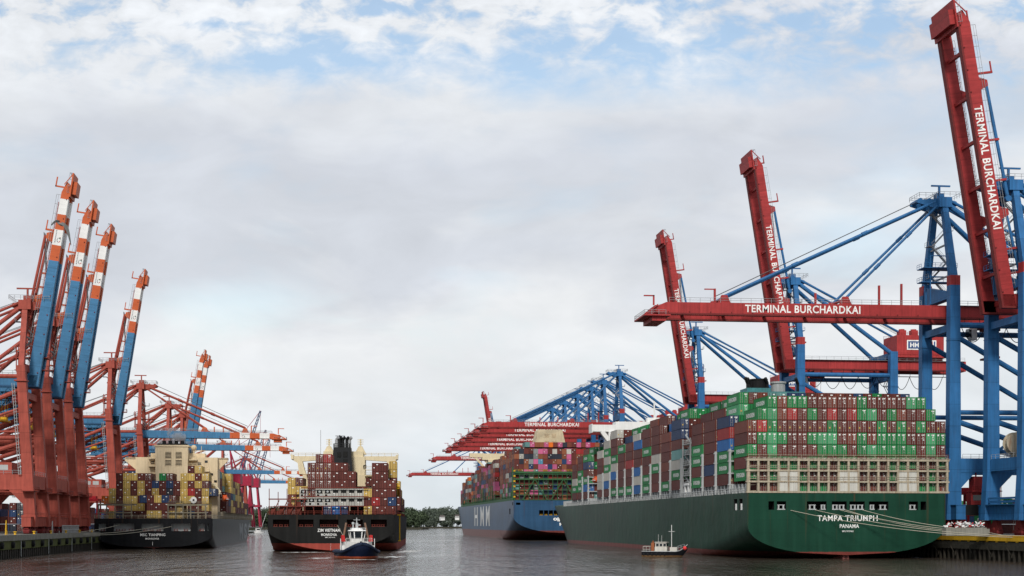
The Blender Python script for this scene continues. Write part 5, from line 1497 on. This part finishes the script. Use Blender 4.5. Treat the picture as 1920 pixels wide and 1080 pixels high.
TUG, TUGO = tugboat(); TUG.scale = (.93, .93, .95)

def launch():
    d = 386; o = at(1245, HY, d); o.z = 0; rz = R(-108)
    fwd = Vector((-math.sin(rz), math.cos(rz), 0))
    t = thing('work_boat', 'small black-hulled launch with white cabin and mast by the green ship\'s side', 'boat', o - fwd * 5.6, rz)
    H = Hull(11.4, 3.7, 1.45, -.5, .3, 4, p=2, q=2.2, rake=1.1, ys=.45, sheer=1.75, zmin=-.7, tw=.8, bowp=1.9, bowq=.8)
    H.build('hull', hull_paint('launch_hull', (.010, .011, .014), .42, (.24, .13, .055), .4, .2, 5), t, nz=12)
    mb = MB(); pts = []
    for s in (1, -1):
        q = []
        for i in range(15):
            f = i / 14; z = H.ztop(f) + .02; y = f * H.ye(z); q.append((s * H.half(y, z), y, z))
        mb.path(q, .09, 6)
    mb.build('rubbing_rail', PALEGREY, t)
    for i in range(6):
        f = .06 + i * .10; z = .75; y = f * 11; MB().lathe((H.half(y, z) + .12, y, .35), ((.05, 0), (.2, .12), (.22, .5), (.08, .72)), 10).build('tyre_fender', BLACK, t)
    c = MB(); c.box(-1.2, 3.4, 1.1, 1.2, 6.6, 2.55); c.prism([(3.5, 2.56), (6.5, 2.56), (6.35, 3.75), (3.6, 3.75)], 'x', -1.12, 1.12); c.box(-1.3, 3.4, 3.76, 1.3, 6.6, 3.9)
    AW = paint('aged_white', (.58, .56, .50), .6, .1, .25, rust=.25)
    ca = c.build('cabin', AW, t)
    for s in (-1, 1):
        for k in range(3): MB().box(s * 1.13 - .02, 3.75 + k * .95, 2.75, s * 1.13 + .02, 4.45 + k * .95, 3.5).build('window', GLASS, ca)
    for k in range(2): MB().box(-.95 + k * 1.0, 6.44, 2.75, -.1 + k * 1.0, 6.50, 3.5).build('window', GLASS, ca)
    MB().box(-.9, 7.3, 1.4, .9, 9.2, 2.55).build('fore_cabin', AW, t)
    MB().box(-.45, 2.3, 1.0, .45, 3.1, 3.7).tube((0, 2.7, 3.7), (0, 2.7, 4.2), .16, 8).build('funnel', paint('launch_funnel', (.30, .10, .04), .6), t)
    m = MB(); m.tube((0, 7.6, 2.5), (0, 7.6, 8.3), .085, 6).tube((-1.0, 7.6, 6.6), (1.0, 7.6, 6.6), .06, 5); m.beam((-.0, 6.8, 6.6), (0, 8.4, 6.6), .07, .07); m.tube((0, 5.0, 3.9), (0, 5, 5.6), .03, 4).tube((.4, 4.2, 3.9), (.4, 4.2, 5.9), .03, 4); m.build('mast', WHITE, t)
    g = MB()
    for s in (-1, 1): g.rail((s * 1.4, .4, 1.15), (s * 1.5, 2.2, 1.15), 1.6, .8, .05)
    g.rail((-1.3, .4, 1.15), (1.3, .4, 1.15), 1.6, .9, .05); g.box(-1.3, .4, 2.75, 1.3, 2.2, 2.8)
    g.build('aft_frame', AW, t)
    g = MB(); g.rail((.9, 9.2, 2.0), (.2, 11.0, 2.5), .8, .8, .03); g.rail((-.9, 9.2, 2.0), (-.2, 11.0, 2.5), .8, .8, .03); g.build('bow_rail', STEEL, t)
    b = MB().lathe((0, 0, 0), ((.05, 0), (.30, .08), (.48, .3), (.52, .52), (.45, .78), (.25, .96), (.05, 1.02)), 16).build('buoy', paint('buoy_red', (.70, .05, .05), .4), smooth=60)
    b.location = at(1284, 1031.5, 381); tag(b, 'red ball buoy floating just ahead of the small launch', 'buoy')
launch()

def far_boat():
    o = at(485, HY, 1290); o.z = 0
    t = thing('small_boat', 'tiny white boat with a leaning pole, between the two black ships', 'boat', o, .3)
    MB().prism([(-3.6, .2), (3.6, .2), (4.4, 2.0), (-4.2, 2.0)], 'y', -2.2, 2.2).build('hull', WHITE, t)
    MB().box(-2.6, -1.5, 2.0, 1.6, 1.5, 4.6).box(-2.9, -1.7, 4.6, 2.0, 1.7, 4.9).build('cabin', WHITE, t)
    MB().box(-2.0, -1.55, 3.1, 1.0, -1.51, 4.1).build('window', GLASS, t)
    MB().tube((1.5, 0, 2), (6.4, 0, 17.5), .18, 6).build('derrick_pole', WHITE, t)
far_boat()

# ---------------------------------------------------------------- ropes
def rope(name, pts, label, group, r=.07, sag=1.2):
    a, b = Vector(pts[0]), Vector(pts[1]); q = []
    for i in range(17):
        f = i / 16; p = a.lerp(b, f); p.z -= sag * 4 * f * (1 - f); q.append(p)
    o = MB().path(q, r, 6).build(name, MOOR)
    return tag(o, label, 'rope', group)
GT = 'mooring lines of the green ship'
for (px, py), tgt, lab, sg in (((1470, 954), at(1925, 1008, 338), 'longest mooring line, from the leftmost stern opening of the green ship', 1.5), ((1528, 956), at(1925, 1005, 338), 'mooring line from the second wide stern opening of the green ship', 1.4),
                          ((1575, 956), at(1838, 996, 355), 'mooring line from the middle-left stern opening of the green ship', .9), ((1585, 956), at(1838, 997, 355), 'mooring line beside the draughty middle-left stern opening, slightly lower', 1.3),
                          ((1617, 956), at(1838, 994, 355), 'mooring line from the middle-right stern opening of the green ship', .8), ((1838, 995), at(1930, 1010, 336), 'short slack rope along the east quay before the crane wheels', .2)):
    a = at(px, py, 366.2 if px < 1700 else 355)
    rope('mooring_line', (a, tgt), lab.replace('beside the draughty middle-left stern opening, slightly lower', 'hanging lowest of the three at the middle stern openings'), GT, .075, sg)
for k, ((px, py), lab) in enumerate((((228, 983), 'mooring line from the black west ship\'s second stern opening'), ((300, 986), 'mooring line from the black west ship\'s wide middle stern opening'),
                           ((322, 987), 'longest mooring line of the black west ship, from its right openings'))):
    rope('mooring_line', (at(px, py, 513.6), at(96 - k * 2, 1000 - k * .4, 462)), lab, 'mooring lines of the black west ship', .085, .8 + .4 * k)
rope('tow_rope', (at(633, 985, 459.5), at(649, 1014, 376)), 'thin tow rope from the middle ship\'s stern down to the tugboat', None, .07, .1)

# ---------------------------------------------------------------- wake and foam
def foam():
    m = bpy.data.materials.new('foam'); m.use_nodes = True; nt = m.node_tree; b = nt.nodes['Principled BSDF']
    b.inputs['Base Color'].default_value = (.72, .72, .70, 1); b.inputs['Roughness'].default_value = .8
    tc = node(nt, 'ShaderNodeTexCoord'); mp = node(nt, 'ShaderNodeMapping'); mp.inputs['Scale'].default_value = (.35, .22, .3); nt.links.new(tc.outputs['Object'], mp.inputs[0])
    n = node(nt, 'ShaderNodeTexNoise'); n.inputs['Scale'].default_value = 1.6; n.inputs['Detail'].default_value = 7; nt.links.new(mp.outputs[0], n.inputs['Vector'])
    sp = node(nt, 'ShaderNodeSeparateXYZ'); nt.links.new(tc.outputs['Generated'], sp.inputs[0])
    ex = mth(nt, 'MULTIPLY', mth(nt, 'MULTIPLY', sp.outputs[0], mth(nt, 'SUBTRACT', 1, sp.outputs[0])), 4)
    ey = mth(nt, 'MULTIPLY', mth(nt, 'MULTIPLY', sp.outputs[1], mth(nt, 'SUBTRACT', 1, sp.outputs[1])), 4)
    e = mth(nt, 'MULTIPLY', ex, ey)
    a = ramp(nt, mth(nt, 'MULTIPLY', n.outputs['Fac'], mth(nt, 'ADD', .55, mth(nt, 'MULTIPLY', e, .5))), ((.43, 0.0), (.58, .9)))
    nt.links.new(a, b.inputs['Alpha'])
    for (x0, x1, y0, y1, nm) in ((570, 632, 360, 384, 1), (700, 775, 372, 400, 1), (625, 715, 352, 362, 1), (735, 800, 430, 500, 1), (500, 640, 440, 456, 1)):
        a, b2 = at(x0, HY, (y0 + y1) / 2), at(x1, HY, (y0 + y1) / 2)
        n_ = 6; mb = MB(); vs = [(a.x + (b2.x - a.x) * i / n_, y0 + (y1 - y0) * j / n_, .03) for i in range(n_ + 1) for j in range(n_ + 1)]
        mb.add(vs, [(i * 7 + j, (i + 1) * 7 + j, (i + 1) * 7 + j + 1, i * 7 + j + 1) for i in range(n_) for j in range(n_)])
        tag(mb.build('wake_foam', m), kind='stuff')
foam()

# ---------------------------------------------------------------- far shore: banks, woods, houses
def leaf_mat(name, rgb):
    m = bpy.data.materials.new(name); m.use_nodes = True; nt = m.node_tree; b = nt.nodes['Principled BSDF']
    b.inputs['Roughness'].default_value = .85; b.inputs['Specular IOR Level'].default_value = .15
    ge = node(nt, 'ShaderNodeNewGeometry'); tc = node(nt, 'ShaderNodeTexCoord')
    n = node(nt, 'ShaderNodeTexNoise'); n.inputs['Scale'].default_value = .035; n.inputs['Detail'].default_value = 3; nt.links.new(tc.outputs['Object'], n.inputs['Vector'])
    f = mth(nt, 'ADD', mth(nt, 'MULTIPLY', ge.outputs['Random Per Island'], .45), mth(nt, 'MULTIPLY', n.outputs['Fac'], .7))
    c = ramp(nt, f, ((.25, tuple(q * .55 for q in rgb)), (.55, rgb), (.9, (rgb[0] * 1.3, rgb[1] * 1.25, rgb[2] * 1.15)))); nt.links.new(c, b.inputs['Base Color'])
    return m
LEAF = leaf_mat('far_foliage', (.050, .070, .040)); LEAF_HAZY = leaf_mat('hazy_foliage', (.072, .090, .070))  # leaf colours brightened to carry distance haze, the farther wood's also bluer

def crown(mb, c, r, h, leaf, r_):
    n = int(110 + 34 * r)
    for i in range(n):
        a = r_.uniform(0, 2 * math.pi); zz = r_.uniform(-1, 1) ; s = math.sqrt(max(0, 1 - zz * zz)); k = r_.uniform(.62, 1.05)
        if zz < -.5: k *= .8
        lump = 1 + .22 * math.sin(3 * a + c[0]) * math.cos(2.5 * zz + c[1])
        p = Vector((c[0] + r * k * lump * s * math.cos(a), c[1] + r * k * lump * s * math.sin(a), c[2] + h * k * zz * lump))
        d1 = Vector((r_.gauss(0, 1), r_.gauss(0, 1), r_.gauss(0, 1))).normalized(); d2 = d1.cross(Vector((r_.gauss(0, 1), r_.gauss(0, 1), r_.gauss(0, 1)))).normalized()
        l = leaf * r_.uniform(.6, 1.4)
        mb.add([p - d1 * l, p + d2 * l * .8, p + d1 * l, p - d2 * l * .8], [(0, 1, 2, 3)])
    # trunk
    mb.tube((c[0], c[1], c[2] - h * 1.7), (c[0], c[1], c[2]), .45, 5)

def wood(name, X0, X1, Y, depth, zbase, hmin, hmax, m, seed, count, slope=0.0, edge=None):
    r_ = random.Random(seed); mb = MB()
    for i in range(count):
        x = r_.uniform(X0, X1); q = r_.random(); y = Y + q * depth; z = zbase + slope * q
        hh = r_.uniform(hmin, hmax) * (1 if edge is None else edge((x - X0) / (X1 - X0)))
        hh *= (.55 if q < .12 else 1); rr = hh * r_.uniform(.32, .46)
        crown(mb, (x, y, z + hh * .58), rr, hh * .45, 1.25, r_)
    o = mb.build(name, m); return tag(o, 'dense green wood on the far river bank', 'wood', kind='stuff')
SHORE = paint('shore_earth', (.055, .052, .038), .95, .3, .3, scale=.05)
def bank(poly, z): mb = MB(); mb.prism(poly, 'z', -2, z); return tag(mb.build('far_shore', SHORE), kind='structure')
bank([(-420, 2300), (-138, 2300), (-130, 2330), (-420, 2500)], 2.2)
bank([(-900, 2800), (700, 2800), (900, 3400), (-900, 3400)], 2.4)
wood('wood', -400, -138, 2306, 120, 1.6, 19, 28, LEAF, 5, 260, 6, lambda f: 1 if f < .93 else .8)
wood('wood', -560, 220, 2815, 260, 1.6, 19, 29, LEAF_HAZY, 9, 520, 16)
wood('wood', -560, 220, 2806, 30, 1.2, 7, 14, LEAF_HAZY, 12, 220, 0)
for i, (px, py, w, lab) in enumerate(((829, 967, 7.5, 'long white house among the trees of the far bank'), (857, 966, 7, 'white house with dark windows among far trees beside the blue ship\'s bow'))):
    d = 2812; p = at(px, py + 6, d); t = thing('house', lab, 'house', (p.x, d, p.z), .35 if i == 0 else .1)
    MB().box(-w * .55, -4, -3, w * .55, 4, 4).build('wall', WHITE, t)
    MB().prism([(-4.6, 4), (4.6, 4), (0, 7)], 'x', -w * .6, w * .6).build('roof', paint('slate_roof', (.10, .085, .08), .8), t)
    for k in range(4): MB().box(-w * .45 + k * w * .25, -4.06, 1.2, -w * .45 + k * w * .25 + 1.1, -4.0, 2.8).build('window', GLASS, t)

# ---------------------------------------------------------------- yards behind the cranes
class Spot: pass
def yard(side, blocks):
    for bi, (s, ti, nb, ncol, hmin, hmax, pal) in enumerate(blocks):
        sp = Spot(); sp.location = (along_r if side == 'R' else along_l)(s, ti, QZ + .02); sp.rotation_euler = Vector((0, 0, QA))
        S = Stack(sp, 'yard', ncol, 2.7, 2.67, 'port' if side == 'R' else 'stb')
        S.label = lambda k, c, side=side, bi=bi: f"{CNAME[c]} container in the {'east' if side == 'R' else 'west'} quay yard, block {ORD[bi]}, bay {ORD[k[0]]}, column {ORD[k[1]]}, tier {ORD[k[2]]}"
        for b in range(nb):
            S.add_bay(b, b * 13.2, 0); S.fill(b, [rnd.randint(hmin, hmax) for c in range(ncol)], pal)
yard('R', [(150, 62, 9, 7, 2, 4, 'RRbBbRWG'), (290, 66, 10, 8, 2, 5, 'RRBBbRRGW'), (290, 96, 12, 8, 2, 5, 'RDRBbOR'), (470, 62, 12, 8, 3, 5, 'BbRRGWR'), (470, 100, 14, 8, 3, 5, 'RDRRbY'), (120, 40, 2, 2, 1, 2, 'GR')])
yard('L', [(110, 44, 8, 5, 2, 3, 'RRRKB'), (235, 44, 10, 6, 2, 4, 'RRBKR'), (235, 70, 10, 6, 2, 3, 'RRBrK'), (390, 44, 12, 6, 2, 4, 'RRBYr'), (620, 44, 14, 6, 2, 4, 'RRDBr')])

def light_mast(loc, h, lab):
    t = thing('light_mast', lab, 'light mast', loc, 0)
    MB().tube((0, 0, 0), (0, 0, h), .32, 8, .2).build('pole', STEEL, t)
    MB().box(-3, -.3, h, 3, .3, h + .25).build('crossbar', STEEL, t)
    for k in range(5): MB().box(-2.9 + k * 1.25, -.7, h - .35, -2.0 + k * 1.25, .3, h - .02).build('floodlight', PALEGREY, t)
p = at(1877, 895, 520); light_mast((p.x, p.y, QZ), p.z - QZ, 'tall floodlight mast seen between the legs of the nearest blue crane')
p = at(38, 931, 560); light_mast((p.x, p.y, QZ), p.z - QZ, 'floodlight mast standing behind the first red crane portal at left')

def straddle(loc, rz, lab):
    t = thing('straddle_carrier', lab, 'straddle carrier', loc, rz)
    for s in (-1, 1):
        mb = MB()
        for y in (-4, 4): mb.box(s * 2.3 - .25, y - .3, 1.6, s * 2.3 + .25, y + .3, 11)
        mb.box(s * 2.3 - .35, -5, 1.2, s * 2.3 + .35, 5, 1.9).build('side_frame', paint('carrier_red', (.42, .02, .03), .5), t)
        for y in (-3.9, -1.3, 1.3, 3.9): MB().tube((s * 2.3 - .3, y, .75), (s * 2.3 + .3, y, .75), .74, 14).build('wheel', BLACK, t)
    MB().box(-2.7, -5, 11, 2.7, 5, 11.9).box(-1.6, -2, 11.9, 1.6, 2, 12.9).build('top_frame', paint('carrier_red', (.42, .02, .03), .5), t)
    MB().box(-2.4, -5.9, 9.0, -.6, -5.01, 10.9).build('cabin', paint('carrier_red', (.42, .02, .03), .5), t)
straddle((at(173, HY, 545).x, 545, QZ), QA, 'red straddle carrier standing between the red cranes and the black ship')
straddle((at(1812, HY, 420).x, 420, QZ), QA, 'red straddle carrier beneath the blue crane legs right of the green ship')
bl = MB()
for k in range(90):
    x, y, z = rnd.uniform(-4.8, 4.6), rnd.uniform(-1, 1), rnd.uniform(0, .9); q = rnd.uniform(.15, .5); bl.mat(rnd.choice((0, 0, 1, 2)))
    bl.beam((x, y, z), (x + rnd.uniform(-.7, .7), y + rnd.uniform(-.5, .5), z + rnd.uniform(.1, .7)), q, q * .6)
o = bl.build('lashing_gear', [WHITE, RED, PALEGREY]); o.location = at(1808, 1000, 352); o.location.z = QZ + 1.9; o.rotation_euler.z = QA
tag(o, 'heap of white and red lashing gear on the concrete block by the east quay', 'lashing gear')
ob = MB().box(-5, -1.2, 0, 5, 1.2, 1.88).box(5.01, -1.0, 0, 5.8, 1.0, 1.6).build('concrete_block', CONC); ob.location = (o.location.x, o.location.y, QZ + .01); ob.rotation_euler.z = QA
tag(ob, 'low grey concrete block on the east quay beside the green ship\'s stern', 'block')

# ---------------------------------------------------------------- lattice boom cranes beyond the black ship
def lattice_crane(px, d, jib, lab, h=70):
    o = at(px, HY, d); t = thing('lattice_boom_crane', lab, 'crane', (o.x, o.y, QZ), 0, 'lattice cranes beyond the black ship')
    pink = paint('crane_crimson', (.36, .022, .055), .5); jb = paint('jib_blue', (.045, .085, .17), .5)
    mb = MB()
    for x in (-6, 6):
        for y in (-5, 5): mb.beam((x, y, 0), (x * .5, y * .5, 34), 1.2, 1.2)
    mb.box(-6, -6, 17, 6, 6, 19); mb.build('portal', pink, t)
    mb = MB(); mb.box(-4, -5, 34, 5, 5, 42); mb.build('machinery_house', pink, t)
    mb = MB()
    for y in (-2, 2): mb.beam((-2, y, 42), (-4, y * .3, h * .78), .9, .9); mb.beam((2, y, 42), (-4, y * .3, h * .78), .6, .6)
    for q in range(5): mb.beam((-3.4, -1.4, 45 + q * 4), (-1.8 + q * -.4, 1.4, 46 + q * 4), .3, .3)
    mb.build('tower', pink, t)
    tip = Vector((jib[0], 0, jib[1])); root = Vector((3, 0, 40)); mb = MB(); n = 16; dd = (tip - root); pr = dd.normalized(); nrm = Vector((-pr.z, 0, pr.x))
    for y in (-1.3, 1.3):
        for s in (-1, 1):
            mb.beam(root + nrm * s * .4 + Vector((0, y, 0)), root.lerp(tip, .12) + nrm * s * 1.4 + Vector((0, y, 0)), .38, .38)
            mb.beam(root.lerp(tip, .12) + nrm * s * 1.4 + Vector((0, y, 0)), tip + nrm * s * .5 + Vector((0, y * .4, 0)), .38, .38)
        for i in range(n):
            a, b = root.lerp(tip, .1 + .9 * i / n), root.lerp(tip, .1 + .9 * (i + 1) / n); s = 1 if i % 2 else -1; w = 1.35 - .8 * i / n
            mb.beam(a + nrm * s * w + Vector((0, y * (1 - .6 * i / n), 0)), b - nrm * s * w + Vector((0, y * (1 - .6 * i / n), 0)), .22, .22)
    mb.build('jib', jb, t)
    mb = MB(); mb.tube((-4, 0, h * .78), tip, .22, 5).tube((-4, 0, h * .78), root.lerp(tip, .6), .18, 5).tube(tip, tip - Vector((0, 0, 18)), .12, 4)
    mb.build('pendant_rope', pink, t)
lattice_crane(441, 1180, (20, 92), 'lattice crane whose blue jib rises above the lowered striped booms', 78)
lattice_crane(462, 1230, (16, 80), 'lattice crane with steep blue jib, between the lowered striped booms')
lattice_crane(476, 1290, (14, 78), 'rightmost lattice crane with crimson tower beyond the black ship')

# ---------------------------------------------------------------- funnel smoke and the gull
def smoke():
    m = bpy.data.materials.new('funnel_smoke'); m.use_nodes = True; nt = m.node_tree; nt.nodes.clear()
    out = node(nt, 'ShaderNodeOutputMaterial'); v = node(nt, 'ShaderNodeVolumePrincipled'); v.inputs['Color'].default_value = (.75, .75, .76, 1)
    tc = node(nt, 'ShaderNodeTexCoord'); n = node(nt, 'ShaderNodeTexNoise'); n.inputs['Scale'].default_value = .45; n.inputs['Detail'].default_value = 5; nt.links.new(tc.outputs['Object'], n.inputs['Vector'])
    nt.links.new(mth(nt, 'MULTIPLY', mth(nt, 'MAXIMUM', mth(nt, 'SUBTRACT', n.outputs['Fac'], .42), 0), 3.2), v.inputs['Density'])
    nt.links.new(v.outputs[0], out.inputs['Volume'])
    mb = MB(); c = at(326, 827, 563)
    r_ = random.Random(3); bm = bmesh.new()
    for (dx, dz, rr) in ((-1.5, -.5, 2.6), (1.5, 1.5, 3.2), (-.5, 3.0, 2.2), (-4.5, -1.5, 2.2), (-7, -2.6, 1.5)):
        bmesh.ops.create_icosphere(bm, subdivisions=2, radius=rr, matrix=Matrix.Translation((dx, 0, dz)))
    me = bpy.data.meshes.new('smoke'); bm.to_mesh(me); bm.free(); me.materials.append(m)
    o = link('smoke', me); o.location = c; tag(o, 'grey puff of smoke over the cream funnel of the black ship', 'smoke', kind='stuff')
smoke()

def gull():
    d = 75.0
    def q(px, py, dz=0.0): p = at(px, py, d + dz); return p - at(115, 430, d)
    bm = bmesh.new(); body = []
    A, B_ = q(107, 417.5, -.05), q(123, 425, .05); n = 10; secs = []
    prof = ((0, .004), (.08, .028), (.2, .05), (.42, .066), (.62, .058), (.8, .03), (1.0, .012))
    ax = (B_ - A).normalized(); u = ax.cross(Vector((0, 1, 0))).normalized(); w = ax.cross(u)
    for f, r_ in prof: secs.append([bm.verts.new(A.lerp(B_, f) + (u * math.cos(2 * math.pi * i / n) + w * math.sin(2 * math.pi * i / n)) * r_) for i in range(n)])
    for a, b in zip(secs[:-1], secs[1:]):
        for i in range(n): bm.faces.new((a[i], a[(i + 1) % n], b[(i + 1) % n], b[i]))
    bm.faces.new(secs[0][::-1]); bm.faces.new(secs[-1])
    def wing(lead, trail):
        top = [bm.verts.new(p + Vector((0, -.012, .006))) for p in lead + trail[::-1]]; bot = [bm.verts.new(p + Vector((0, .012, -.006))) for p in lead + trail[::-1]]
        m_ = len(lead); N = 2 * m_
        for i in range(m_ - 1):
            bm.faces.new((top[i], top[i + 1], top[N - 2 - i], top[N - 1 - i])); bm.faces.new((bot[N - 1 - i], bot[N - 2 - i], bot[i + 1], bot[i]))
        for i in range(N): bm.faces.new((top[i], bot[i], bot[(i + 1) % N], top[(i + 1) % N]))
    wing([q(117, 416.5), q(123, 420), q(128, 424.5, .1), q(131, 438, .2), q(133.5, 459, .3)], [q(112, 420), q(119, 424), q(124, 433, .1), q(128.5, 446, .2), q(132.5, 460, .3)])
    wing([q(113, 414.5), q(107, 412, -.1), q(101, 415, -.2), q(96, 421, -.3)], [q(109, 418.5), q(105, 416.5, -.1), q(101, 419, -.2), q(96.5, 423, -.3)])
    bmesh.ops.recalc_face_normals(bm, faces=bm.faces)
    me = bpy.data.meshes.new('gull'); bm.to_mesh(me); bm.free(); me.materials.append(paint('gull_grey', (.20, .205, .20), .8, .3, .1, scale=6))
    o = link('seagull', me); o.location = at(115, 430, d); me.polygons.foreach_set('use_smooth', [True] * len(me.polygons)); me.set_sharp_from_angle(angle=R(50))
    tag(o, 'grey seagull gliding with bent wings before the raised striped booms', 'seagull')
gull()
emit_containers()
